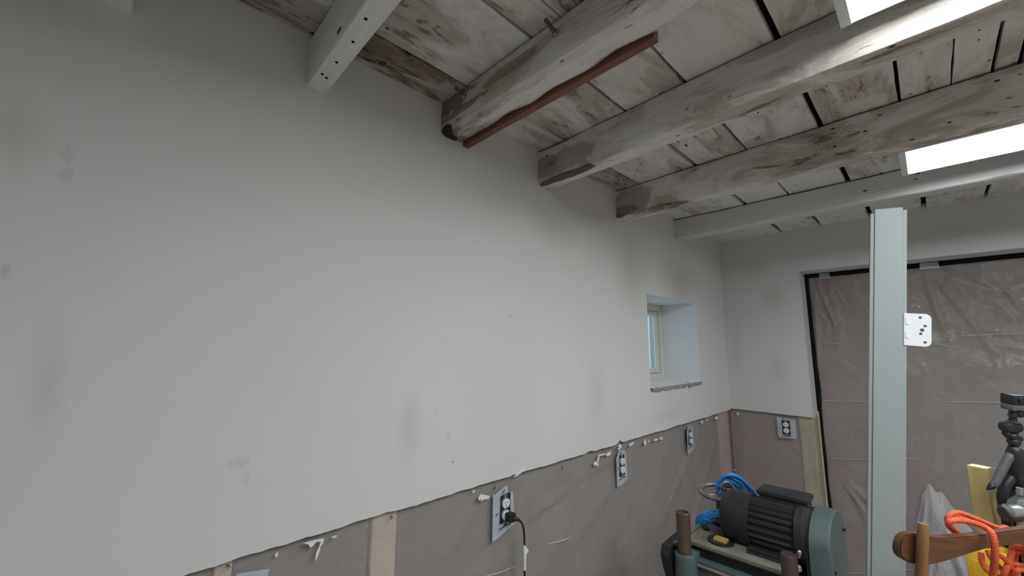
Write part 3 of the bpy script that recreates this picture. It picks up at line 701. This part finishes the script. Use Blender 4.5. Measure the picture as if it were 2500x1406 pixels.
fl1 = [[(-.060, -.092), (-.058, .060), (-.024, .056), (-.025, -.052), (-.03, -.088)], [(-.046, .062), (.010, .078), (.016, .050), (-.046, .046)],
       [(.024, -.050), (.022, .052), (.038, .048), (.046, -.05)], [(-.058, -.094), (-.02, -.085), (.046, -.062), (.036, -.044), (-.03, -.046)]]
fl2 = [[(-.048, -.09), (-.05, .048), (-.024, .054), (-.025, -.05)], [(-.042, .05), (-.02, .074), (.03, .066), (.032, .046)], [(.024, -.05), (.024, .05), (.044, .056), (.046, -.06), (.036, -.078)],
       [(-.046, -.092), (.0, -.088), (.044, -.074), (.044, -.046), (-.03, -.046)]]
fl3 = [[(-.056, -.062), (-.054, .064), (-.024, .060), (-.025, -.052)], [(-.054, .048), (-.052, .068), (.058, .060), (.058, .046)], [(.024, -.052), (.024, .050), (.058, .05), (.056, -.066)], [(-.05, -.074), (.05, -.07), (.056, -.046), (-.05, -.046)]]
outlet(Vector((-2.387, .004, 1.128)), 'L', 'taped wall outlet with a black plug and cord in it', fl1, True)
outlet(Vector((-1.593, .004, 1.126)), 'L', 'empty taped wall outlet, middle of the three on the left wall', fl2)
outlet(Vector((-0.770, .004, 1.138)), 'L', 'empty taped wall outlet on the left wall nearest the corner', fl2)
outlet(Vector((.004, -.358, 1.150)), 'E', 'empty taped wall outlet on the far wall beside the doorway', fl3)

# plugged-in black cord
cz = Vector((-2.380, -.012, 1.106))
ce = empty('power_cord', (-2.30, -.05, 0))
MB().bbox((-2.397, -.040, 1.090), (-2.368, -.0095, 1.120), .005).build('plug', M['black_rubber'], ce, 'sharp')
pts = [(-2.382, -.034, 1.104), (-2.366, -.046, 1.098), (-2.350, -.052, 1.080), (-2.341, -.052, 1.040), (-2.338, -.050, .99), (-2.335, -.048, .93), (-2.332, -.046, .86), (-2.330, -.045, .6), (-2.33, -.05, .2), (-2.30, -.06, .012), (-2.2, -.12, .006), (-1.9, -.2, .006)]
MB().tube(spline(pts, 8), [.0062 if i < 10 else .0036 for i in range(8*(len(pts)-1)+1)], 8).build('cord', M['black_rubber'], ce, 'all')
MB().tube([(-2.3385, -.050, 1.006), (-2.336, -.0495, .975), (-2.335, -.0485, .945), (-2.3345, -.048, .925)], [.0055, .006, .0052, .005], 8).prism([(-2.345, -.052, 1.012), (-2.330, -.054, .998), (-2.322, -.054, .986), (-2.334, -.052, .974)], (0, -.002, 0)).build('tag', M['hinge'], ce)
tag(ce, 'black power cord with white tag hanging from plugged outlet', 'cord')

# ------------------------------------------------------------------ fluorescent fixtures
def fixture(x0, x1, y0, label, zb=2.452, L=1.24, grp='fluorescent ceiling lamps'):
    e = empty('ceiling_lamp', ((x0+x1)/2, y0-L/2, H))
    MB().bbox((x0+.004, y0-L+.006, zb+.016), (x1-.004, y0-.006, H-.001), .004).build('housing', M['housing'], e)
    R = []
    for y in (y0-.020, y0-L+.020):
        r = [((x0+x1)/2-(x1-x0)/2*.96*math.cos(math.pi*k/14), y, zb+.015-.015*math.sin(math.pi*k/14)**.7) for k in range(15)]
        R.append(r)
    MB().rings(R).build('diffuser', M['diffuser'], e, 'sharp')
    for y in (y0-.020, y0-L):
        prof = [(x0, zb+.050), (x0, zb+.006), (x0+.008, zb-.003), (x1-.008, zb-.003), (x1, zb+.006), (x1, zb+.050)]
        MB().prism([(x, y, z) for x, z in prof], (0, .020, 0)).build('end_cap', M['end_cap'], e)
    for x in (x0, x1-.003):
        MB().box((x, y0-L+.02, zb+.004), (x+.003, y0-.02, zb+.040)).build('side_rail', M['housing'], e)
    tag(e, label, 'lamp', grp); return e
fixture(-2.565, -2.295, -1.052, 'lit fluorescent ceiling lamp at the top right edge, beside the brightly lit beam')
fixture(-1.335, -1.040, -1.112, 'lit fluorescent ceiling lamp between the last two beams by the far wall')
fixture(-3.04, -2.77, -1.30, 'lit fluorescent ceiling lamp out of view right above the viewer', grp='lamps out of view')

# ------------------------------------------------------------------ thickness planer with motor
pe = empty('thickness_planer', (-1.66, -.58, 0))
ZD = .99
def part(n, mb_, mat, sm=False, par=None):
    o = mb_.build(n, M[mat], par or pe, sm)
    if par and par is not pe: o.location = (0, 0, 0)
    return o
part('deck', MB().bbox((-1.836, -.735, ZD-.016), (-1.46, -.405, ZD), .004), 'deck')
part('deck_slot', MB().bbox((-1.788, -.72, ZD-.002), (-1.774, -.60, ZD+.0008), .0005), 'black')
part('deck_slot', MB().bbox((-1.756, -.72, ZD-.002), (-1.742, -.62, ZD+.0008), .0005), 'black')
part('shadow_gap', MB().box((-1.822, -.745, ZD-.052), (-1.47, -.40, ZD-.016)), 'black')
bd = MB().bbox((-1.845, -.80, .70), (-1.45, -.425, ZD-.072), .006).bbox((-1.852, -.80, ZD-.070), (-1.45, -.425, ZD-.052), .004)
body = part('head_casting', bd, 'green')
part('worn_band', MB().bbox((-1.856, -.78, ZD-.0725), (-1.852, -.452, ZD-.0645), .001), 'red_band')
part('bolt_head', MB().lathe((-1.842, -.520, ZD-.118), (-1, 0, 0), [(0, .010), (.008, .010), (.010, .007)], 12), 'black', 'sharp')
# left column with collar
part('column', MB().lathe((-1.90, -.431, .12), (0, 0, 1), [(0, .0245), (.985, .0245), (.988, .020), (.980, .019), (.978, 0.0005)], 28), 'post', 'sharp')
part('collar', MB().lathe((-1.90, -.431, .70), (0, 0, 1), [(0, .036), (.255, .036), (.268, .036), (.272, .033), (.270, .0255)], 28), 'green', 'sharp')
part('collar_web', MB().bbox((-1.90, -.455, .70), (-1.82, -.415, ZD-.03), .006), 'green')
part('side_bracket', MB().prism([(-1.93, -.394, ZD-.005), (-1.80, -.394, ZD+.002), (-1.80, -.394, .72), (-1.88, -.394, .80), (-1.925, -.394, .90), (-1.945, -.394, .955)], (0, .034, 0)), 'black')
part('bracket_plate', MB().bbox((-1.90, -.40, ZD-.012), (-1.66, -.386, ZD), .002), 'deck')
# right front column and back columns
part('column', MB().lathe((-1.895, -.755, .12), (0, 0, 1), [(0, .0225), (.948, .0225), (.952, .020)], 28), 'post_red', 'sharp')
part('locking_screw', MB().lathe((-1.86, -.772, 1.058), (-.4, -.3, .8), [(0, .006), (.022, .006), (.026, .003)], 10), 'silver', 'sharp')
part('collar', MB().lathe((-1.895, -.755, .70), (0, 0, 1), [(0, .032), (.225, .032), (.232, .026)], 28), 'black', 'sharp')
for yy in (-.43, -.78): part('column', MB().lathe((-1.50, yy, .12), (0, 0, 1), [(0, .022), (.93 if yy < -.5 else .98, .022), (.935 if yy < -.5 else .985, .018)], 24), 'post_red', 'sharp')
# motor
MX, MZ, MR = -1.672, 1.062, .088
fb = MB(); n = 72; R = []
for y in (-.592, -.598, -.738, -.744):
    edge = y in (-.592, -.744); ring = []
    for j in range(n):
        a = 2*math.pi*j/n; r = MR*(1.0 if (j % 3 == 0) and not edge else .885)
        ring.append((MX+r*math.cos(a), y, MZ+r*math.sin(a)))
    R.append(ring)
mot = part('motor_body', fb.rings(R), 'motor')
part('fan_cowl', MB().lathe((MX, -.50, MZ), (0, -1, 0), [(0, .03), (0, .072), (.012, .088), (.03, .094), (.098, .096), (.102, .090), (.10, .05)], 40), 'motor_cowl', 'sharp')
part('end_bell', MB().lathe((MX, -.742, MZ), (0, -1, 0), [(0, .06), (0, .094), (.022, .096), (.028, .088), (.036, .060), (.05, .04)], 40), 'motor', 'sharp')
part('eye_boss', MB().lathe((MX+.01, -.735, MZ+.098), (0, -1, -.1), [(0, .010), (.02, .011), (.03, .007), (.04, .003)], 10), 'motor', 'sharp')
part('motor_foot', MB().bbox((MX-.10, -.742, ZD), (MX+.10, -.60, ZD+.014), .003).bbox((MX-.06, -.735, ZD+.01), (MX+.06, -.61, MZ-.06), .004), 'motor')
tb = part('terminal_box', MB().bbox((MX-.002, -.770, MZ+.055), (MX+.085, -.622, MZ+.100), .006), 'motor', 'sharp')
part('lid', MB().bbox((MX-.008, -.776, MZ+.100), (MX+.091, -.616, MZ+.118), .005), 'motor_cowl', 'sharp', tb)
part('locking_screw', MB().lathe((MX-.125, -.752, ZD+.002), (0, 0, 1), [(0, .014), (.012, .013), (.014, .008)], 12), 'silver', 'sharp')
# belt guard
def oblong(cx, w, z0, z1, n=18):
    P = [(cx-w, z0)]; rz = w*.62
    P += [(cx-w*math.cos(math.pi*k/n), z1-rz+rz*math.sin(math.pi*k/n)) for k in range(n+1)]; P.append((cx+w, z0)); return P
gp = oblong(-1.610, .150, .45, 1.142)
g = MB().rings([[(x+(-1.61-x)*s, y, z-(z-.8)*s*.5) for x, z in gp] for y, s in ((-.782, .0), (-.832, 0.0), (-.838, .03))])
gd = part('belt_guard', g, 'green', 'sharp')
part('guard_rim', MB().rings([[(x+(-1.61-x)*s, y, z-(z-.8)*s*.3) for x, z in gp] for y, s in ((-.770, .06), (-.783, .06))]), 'motor', 'sharp')
part('guard_screw', MB().lathe((-1.712, -.837, .985), (0, -1, 0), [(0, .005), (.006, .005)], 8), 'black', False, gd)
part('guard_screw', MB().lathe((-1.50, -.837, 1.055), (0, -1, 0), [(0, .006), (.010, .005)], 8), 'black', False, gd)
# hand wheel on its column at the back
WC = Vector((-1.552, -.452, 1.100))
tilt = Matrix.Rotation(math.radians(-3), 3, 'Y')
hw = part('hand_wheel', MB().tube([WC+tilt@Vector((.088*math.cos(2*math.pi*k/40), .088*math.sin(2*math.pi*k/40), 0)) for k in range(40)], .0095, 10, closed=True), 'wheel', 'all')
for k in range(3):
    a = 2*math.pi*k/3+.5
    part('spoke', MB().tube([WC+Vector((0, 0, -.012)), WC+tilt@Vector((.086*math.cos(a), .086*math.sin(a), 0))], .006, 8), 'wheel', 'all', hw)
part('wheel_hub', MB().lathe(WC-Vector((0, 0, .14)), (0, 0, 1), [(0, .03), (.10, .028), (.125, .036), (.14, .02)], 20), 'post_red', 'sharp')
pb = at(1795, 1172, 1.78); pt = at(1793, 1147, 1.78)
part('wheel_handle', MB().tube([pb-Vector((0, 0, .06)), pb, pt], .0085, 10), 'wheel', 'sharp')
part('terminal_lug', MB().bbox((-1.79, -.535, ZD+.002), (-1.755, -.490, ZD+.016), .003, ), 'yellow_terminal')
part('lug_tray', MB().lathe((-1.765, -.51, ZD), (0, 0, 1), [(0, .045), (.006, .045), (.007, .03)], 18), 'black', 'sharp')
# base down to the floor
part('bed_table', MB().bbox((-2.02, -.80, .46), (-1.32, -.39, .50), .006), 'steel')
part('base_casting', MB().bbox((-1.96, -.80, .06), (-1.42, -.38, .30), .012), 'green')
part('stand', MB().bbox((-1.99, -.83, 0), (-1.39, -.35, .07), .008), 'black')
tag(pe, 'green-grey thickness planer with black finned motor on top by the corner', 'planer')

# blue cord coiled over the hand wheel
bc = empty('extension_cord', tuple(WC))
def cable(pts, r=.0052): return MB().tube(spline(pts, 8), r, 8)
for k in range(9):
    d = (k-4)*.006; rr = random.Random(k)
    j = lambda a=.004: rr.uniform(-a, a)
    T0 = 1.72
    q = k/8.0
    inn = [(1764, 1212), (1758, 1192), (1772, 1180), (1793, 1187), (1812, 1206), (1822, 1230), (1800, 1250), (1780, 1238)]
    out = [(1758, 1208), (1749, 1184), (1774, 1158), (1806, 1165), (1833, 1188), (1846, 1216), (1815, 1250), (1775, 1240)]
    loop = [at(i_[0]+(o_[0]-i_[0])*q+rr.uniform(-1.5, 1.5), i_[1]+(o_[1]-i_[1])*q+rr.uniform(-1.5, 1.5), T0+(.03 if n_ > 3 else 0)+rr.uniform(-.016, .016)) for n_, (i_, o_) in enumerate(zip(inn, out))]
    cable(loop).build('loop', M['blue'], bc, 'all')
for k in range(4):
    d = k*.008; T0 = 1.66
    q = k/3.0
    inn = [(1790, 1264), (1765, 1262), (1742, 1263), (1726, 1271), (1719, 1282), (1722, 1294)]
    out = [(1790, 1249), (1762, 1246), (1735, 1248), (1710, 1256), (1701, 1271), (1702, 1290)]
    cable([at(i_[0]+(o_[0]-i_[0])*q, i_[1]+(o_[1]-i_[1])*q, T0+d) for i_, o_ in zip(inn, out)]).build('loop', M['blue'], bc, 'all')
cable([at(1718, 1268, 1.62), at(1735, 1272, 1.62), at(1743, 1275, 1.62)]).build('loop', M['blue'], bc, 'all')
cable([at(1742, 1274, 1.62), at(1752, 1280, 1.61), at(1770, 1288, 1.60), at(1790, 1302, 1.59)], .0075).build('sleeve', M['black_rubber'], bc, 'all')
cable([at(1718, 1283, 1.62), at(1724, 1288, 1.61), at(1728, 1294, 1.60)], .009).build('plug', M['black_rubber'], bc, 'all')
cable([at(1756, 1190, 1.70), at(1770, 1177, 1.70), at(1785, 1183, 1.70), at(1797, 1203, 1.70)], .006).build('grey_loop', M['wheel'], bc, 'all')
tag(bc, 'bright blue cord coiled over the planer hand wheel', 'cord')

# ------------------------------------------------------------------ white door jamb with hinge, leaning upright
JT, JB = at(2170, 508, 1.25), at(2164, 1406, 1.172)
ax = (JT-JB).normalized(); foot = JT-ax*(JT.z/ax.z)
sx = Vector((.12, -1, 0)); sx = (sx-ax*sx.dot(ax)).normalized(); nx = sx.cross(ax).normalized()
if nx.dot(CAM-JT) < 0: nx = -nx
foot = foot+Vector((0, 0, .006))
Lj = (JT-foot).length
jm = empty('door_jamb', tuple(foot))
def jbox(a, b, r=.0015):
    Mx = Matrix((sx, nx, ax)).transposed().to_4x4(); Mx.translation = foot
    return MB().bbox(a, b, r, Mx)
w = .0415
jbox((-w+.010, -.055, 0), (w-.0095, 0, Lj)).build('face_board', M['white_pvc'], jm)
jbox((-w, -.055, 0), (-w+.0094, -.004, Lj-.012)).build('stop_strip', M['white_pvc'], jm)
jbox((w-.0095, -.055, 0), (w, -.006, Lj-.008)).build('edge_strip', M['white_pvc'], jm)
hz = (at(2210, 804, 1.22)-foot).dot(ax)
Mx = Matrix((sx, nx, ax)).transposed().to_4x4(); Mx.translation = foot
def leaf():
    x0, x1, z0, z1, r = w-.006, w+.051, hz-.047, hz+.047, .014
    P = [(x0, z0), ]
    for cx, cz_, a0 in ((x1-r, z0+r, -90), (x1-r, z1-r, 0)):
        P += [(cx+r*math.cos(math.radians(a0+90*k/6)), cz_+r*math.sin(math.radians(a0+90*k/6))) for k in range(7)]
    P.append((x0, z1)); return P
hl = MB().prism([Mx@Vector((x, -.006, z)) for x, z in leaf()], Mx.to_3x3()@Vector((0, .003, 0))).build('hinge_leaf', M['hinge'], jm)
for u, v in ((.030, .036), (.040, .012), (.034, 0), (.031, -.011), (.040, -.035)):
    r = .0046 if v == 0 else .0036
    o = MB().lathe(Mx@Vector((w-.002+u, -.0032, hz+v)), nx, [(0, r), (.0006, r)], 14).build('screw_hole', M['hole'], hl); o.location = (0, 0, 0)
for v in (.024, -.016): 
    o = jbox((w-.003, -.0035, hz+v-.010), (w+.004, -.001, hz+v+.010), .001).build('hinge_knuckle', M['hinge'], hl); o.location = (0, 0, 0)
tag(jm, 'tall white door jamb with white hinge plate standing upright', 'door jamb')

# ------------------------------------------------------------------ bench and the things on it (right edge)
wb = empty('workbench', (-2.1, -1.6, 0))
MB().bbox((-2.62, -2.2, .86), (-1.55, -1.10, .90), .006).build('bench_top', M['bench'], wb)
for x in (-2.56, -1.61):
    for y in (-2.14, -1.16): MB().bbox((x-.04, y-.04, 0), (x+.04, y+.04, .86), .004).build('leg', M['bench'], wb)
tag(wb, 'wooden workbench below the picture carrying the rope and wooden arm', 'workbench')

# curved wooden arm with peg
TA = .86; k_ = TA/FPX
def flat(px, py, t, back=0.0): return at(px, py, t)+fw*back
top_e = [(2198, 1330), (2196, 1345), (2199, 1358), (2208, 1368), (2222, 1375), (2245, 1380), (2270, 1380), (2300, 1374), (2335, 1364), (2370, 1352), (2410, 1341), (2450, 1335), (2500, 1328), (2560, 1320), (2620, 1312)]
bot_e = [(2620, 1272), (2560, 1282), (2500, 1293), (2460, 1298), (2420, 1304), (2380, 1309), (2340, 1312), (2310, 1314), (2285, 1314), (2265, 1309), (2245, 1305), (2228, 1304), (2212, 1308), (2203, 1317)]
we_ = empty('wooden_stand', (at(2400, 1330, TA).x, at(2400, 1330, TA).y, .90))
tk = Vector((fw.x, fw.y, 0)).normalized()*.020
poly = [at(a, b, TA) for a, b in top_e+bot_e]
bmx = bmesh.new(); vsx = [bmx.verts.new(q) for q in poly]; fcx = bmx.faces.new(vsx)
ex = bmesh.ops.extrude_face_region(bmx, geom=[fcx]); bmesh.ops.translate(bmx, verts=[g_ for g_ in ex['geom'] if isinstance(g_, bmesh.types.BMVert)], vec=tk)
bmesh.ops.recalc_face_normals(bmx, faces=bmx.faces)
bmesh.ops.bevel(bmx, geom=[e_ for e_ in bmx.edges if len(e_.link_faces) == 2 and e_.calc_face_angle(0) > 1.0], offset=.003, segments=2, affect='EDGES')
me = bpy.data.meshes.new('arm'); bmx.to_mesh(me); bmx.free(); link('arm', me, M['brown_wood'], we_, 'sharp')
pgb = at(2247, 1460, TA-.012)
MB().tube([Vector((pgb.x, pgb.y, .90)), pgb, at(2251, 1340, TA-.012), at(2254, 1288, TA-.012), at(2254, 1278, TA-.011)], [.0102, .0102, .0100, .0098, .0084], 12).build('peg', M['peg_wood'], we_, 'sharp')
sp_ = at(2560, 1300, TA)+tk*.5; MB().bbox((sp_.x-.02, sp_.y-.02, .90), (sp_.x+.02, sp_.y+.02, sp_.z-.02), .003).build('support', M['peg_wood'], we_)
bb = pgb; MB().bbox((bb.x-.05, bb.y-.10, .90), (bb.x+.05, bb.y+.02, .915), .003).build('foot_block', M['brown_wood'], we_)
tag(we_, 'curved brown wooden arm with rounded end crossed by an upright peg', 'wooden stand')

# orange rope looped over the arm
rp = empty('rope', (at(2420, 1320, .9).x, at(2420, 1320, .9).y, .90))
def rope(pts, r=.0052): MB().tube(spline([at(a, b, t) for a, b, t in pts], 10), r, 10).build('strand', M['rope'], rp, 'all')
rope([(2350, 1325, .93), (2335, 1302, .92), (2318, 1284, .91), (2313, 1266, .90), (2324, 1254, .90), (2345, 1252, .90), (2385, 1267, .90), (2425, 1284, .91), (2450, 1293, .92), (2475, 1306, .93), (2490, 1340, .94)])
rope([(2362, 1330, .93), (2345, 1305, .92), (2325, 1292, .90), (2316, 1282, .885), (2320, 1272, .88), (2345, 1270, .88), (2380, 1277, .87), (2408, 1289, .855), (2422, 1303, .842), (2428, 1330, .838), (2429, 1365, .84), (2424, 1405, .85), (2420, 1460, .86)], .0058)
rope([(2355, 1328, .935), (2328, 1296, .93), (2315, 1276, .93), (2320, 1261, .925), (2345, 1261, .92), (2385, 1274, .92), (2425, 1291, .92), (2445, 1300, .93), (2470, 1318, .94)])
rope([(2440, 1300, .925), (2448, 1288, .92), (2460, 1290, .92), (2475, 1308, .93), (2500, 1330, .94)])
rope([(2395, 1350, .92), (2398, 1372, .91), (2410, 1392, .90), (2430, 1404, .90), (2455, 1420, .90), (2480, 1450, .9)])
rope([(2412, 1345, .91), (2420, 1362, .90), (2440, 1384, .90), (2460, 1400, .90), (2480, 1425, .9)])
rope([(2432, 1352, .89), (2450, 1362, .885), (2465, 1380, .885), (2470, 1400, .89), (2455, 1440, .9)])
rope([(2478, 1330, .90), (2470, 1350, .89), (2462, 1375, .885), (2452, 1400, .885), (2440, 1440, .9)])
rope([(2485, 1335, .91), (2478, 1360, .90), (2474, 1390, .895), (2466, 1440, .9)])
rope([(2468, 1342, .895), (2478, 1334, .89), (2500, 1340, .885), (2530, 1348, .89), (2550, 1380, .9)])
rope([(2472, 1352, .895), (2486, 1346, .89), (2510, 1352, .885), (2535, 1372, .89)])
rope([(2470, 1376, .89), (2490, 1380, .885), (2515, 1385, .885), (2545, 1400, .89)])
rope([(2474, 1400, .885), (2484, 1392, .88), (2505, 1392, .88), (2535, 1402, .885), (2550, 1440, .89)])
tag(rp, 'orange braided rope looped and tangled over the brown wooden arm', 'rope')

# yellow plastic canister behind the rope
yc = at(2425, 1420, 1.03); ye = empty('yellow_canister', (yc.x, yc.y, .90))
zt = at(2425, 1343, 1.03).z
Ry = Matrix.Translation((yc.x, yc.y, 0))@Matrix.Rotation(math.radians(-20), 4, 'Z')
MB().bbox((-.030, -.046, .90), (.030, .040, zt), .016, Ry).build('body', M['yellow'], ye, 'sharp')
MB().bbox((-.031, -.030, .93), (-.028, .024, zt-.03), .001, Ry).build('panel', M['yellow'], ye)
MB().lathe((yc.x, yc.y-.02, zt-.002), (0, 0, 1), [(0, .014), (.010, .014), (.012, .010)], 16).build('cap', M['yellow'], ye, 'sharp')
tag(ye, 'bright yellow plastic canister half hidden behind the orange rope', 'canister')

# pine post
pc = at(2391, 1142, 1.10); pe2 = empty('pine_post', (pc.x, pc.y, .90))
Rz = Matrix.Translation((pc.x, pc.y, 0))@Matrix.Rotation(math.radians(-111.7), 4, 'Z')
MB().bbox((-.0185, -.0175, .90), (.0185, .0175, pc.z+.004), .0015, Rz).build('shaft', M['pine'], pe2)
MB().bbox((-.0180, -.0165, pc.z+.0035), (.0180, .0165, pc.z+.0047), .0004, Rz).build('end_grain', M['pine_end'], pe2)
tag(pe2, 'yellowish pine post with a knot standing behind the rope', 'post')

# flexible tripod holding a small camera
TT = 1.04
th_ = at(2482, 1130, TT); te = empty('tripod', (th_.x, th_.y, .90))
def tp(px, py, d=0.0): return at(px, py, TT+d)
def blobm(mb_, c, r, sc=(1, 1, 1)):
    bm_ = bmesh.new(); bmesh.ops.create_icosphere(bm_, subdivisions=2, radius=r)
    mb_.add([Vector((v.co.x*sc[0], v.co.y*sc[1], v.co.z*sc[2]))+Vector(c) for v in bm_.verts], [tuple(w_.index for w_ in f.verts) for f in bm_.faces]); bm_.free(); return mb_
MB().tube([tp(2488, 1190), tp(2486, 1150), tp(2482, 1120), tp(2478, 1098), tp(2476, 1088)], [.020, .024, .022, .015, .010], 14).build('column', M['tripod'], te, 'all')
b1 = MB(); blobm(b1, tp(2475, 1078), .013); blobm(b1, tp(2470, 1064), .012, (1, 1.2, .8)); blobm(b1, tp(2484, 1070), .010); b1.build('ball_joint', M['tripod'], te, 'all')
b1 = MB().lathe(tp(2446, 1042), rt, [(0, .008), (.004, .013), (.036, .015), (.044, .010)], 10); blobm(b1, tp(2476, 1054), .008); blobm(b1, tp(2458, 1058), .009); b1.build('clamp_knob', M['tripod'], te, 'sharp')
MB().lathe(tp(2473, 1036), up, [(0, .010), (.006, .014), (.010, .008), (.020, .007), (.026, .006)], 12).build('ball_joint', M['tripod'], te, 'sharp')
b1 = MB().tube([tp(2472, 1018), tp(2476, 1004)], .009, 8); blobm(b1, tp(2489, 1010), .010); b1.build('bracket', M['tripod'], te, 'sharp')
MB().tube(spline([tp(2478, 1105), tp(2462, 1120), tp(2445, 1150), tp(2432, 1176), tp(2424, 1186)], 5), [.0100]*6+[.0092]*6+[.0085]*5+[.0078]*4, 10).build('leg', M['tripod_grey'], te, 'all')
MB().tube([tp(2427, 1182), tp(2420, 1188), tp(2409, 1195)], [.0078, .007, .002], 8).build('leg_tip', M['tripod'], te, 'all')
MB().tube(spline([tp(2476, 1160), tp(2456, 1185), tp(2448, 1210), tp(2452, 1240), tp(2462, 1290), tp(2462, 1370)], 5), .011, 10).build('leg', M['tripod'], te, 'all')
q_ = tp(2470, 1380); MB().tube([tp(2492, 1170), tp(2490, 1250), Vector((q_.x, q_.y, .905))], [.024, .020, .012], 10).build('leg', M['tripod'], te, 'all')
MB().tube(spline([tp(2490, 1100), tp(2505, 1115), tp(2520, 1150), tp(2535, 1180)], 5), .012, 10).build('leg', M['tripod'], te, 'all')
tag(te, 'black flexible mini tripod at the right edge with one grey leg sticking out', 'tripod')
Cm = Matrix((rt, fw, up)).transposed().to_4x4(); Cm.translation = tp(2463, 1001)
ac = empty('action_camera', tuple(tp(2484, 1001)))
MB().bbox((.002, -.010, .012), (.058, .022, .040), .004, Cm).build('body', M['tripod'], ac, 'sharp')
MB().bbox((-.002, -.012, .0), (.030, .018, .014), .003, Cm).build('mount_frame', M['tripod_grey'], ac, 'sharp')
MB().lathe(Cm@Vector((.018, -.010, .028)), -fw, [(0, .008), (.004, .008), (.005, .005)], 16).build('lens', M['black'], ac, 'sharp')
MB().tube(spline([Cm@Vector((.026, -.014, .006)), Cm@Vector((.034, -.018, .006)), Cm@Vector((.042, -.016, -.004)), Cm@Vector((.046, -.010, -.02))], 6), .004, 8).build('cable', M['white_cable'], ac, 'all')
tag(ac, 'small black action camera on top of the mini tripod', 'camera')

# silver vise at the right edge
TV = .99; vc = at(2492, 1240, TV); ve = empty('bench_vise', (vc.x, vc.y, .90))
vd = ray(2490, 1240); vd.z = 0; vd.normalize(); vr = vd.cross(Vector((0, 0, 1))).normalized()
Vm = Matrix((vr, vd, Vector((0, 0, 1)))).transposed().to_4x4(); Vm.translation = at(2485, 1285, TV)
MB().bbox((-.002, -.01, -.04), (.06, .03, .066), .010, Vm).build('jaw_block', M['silver'], ve, 'sharp')
MB().lathe(at(2456, 1247, TV), rt, [(0, .010), (.004, .0155), (.030, .0155)], 20).build('screw_barrel', M['silver'], ve, 'sharp')
MB().lathe(at(2448, 1252, TV+.005), rt, [(0, .012), (.006, .018), (.030, .020)], 20).build('collar', M['post_red'], ve, 'sharp')
MB().prism([at(2456, 1236, TV), at(2460, 1222, TV), at(2486, 1206, TV), at(2490, 1236, TV)], vd*.012).build('bracket', M['tripod_grey'], ve)
MB().lathe(at(2489, 1207, TV), up, [(0, .006), (.016, .006)], 10).build('bolt_head', M['silver'], ve, 'sharp')
MB().bbox((-.002, -.01, Vm.inverted().translation.z*0+.90-Vm.translation.z), (.06, .03, -.04), .006, Vm).build('base', M['post_red'], ve)
tag(ve, 'silver metal vise at the right edge below the tripod', 'vise')
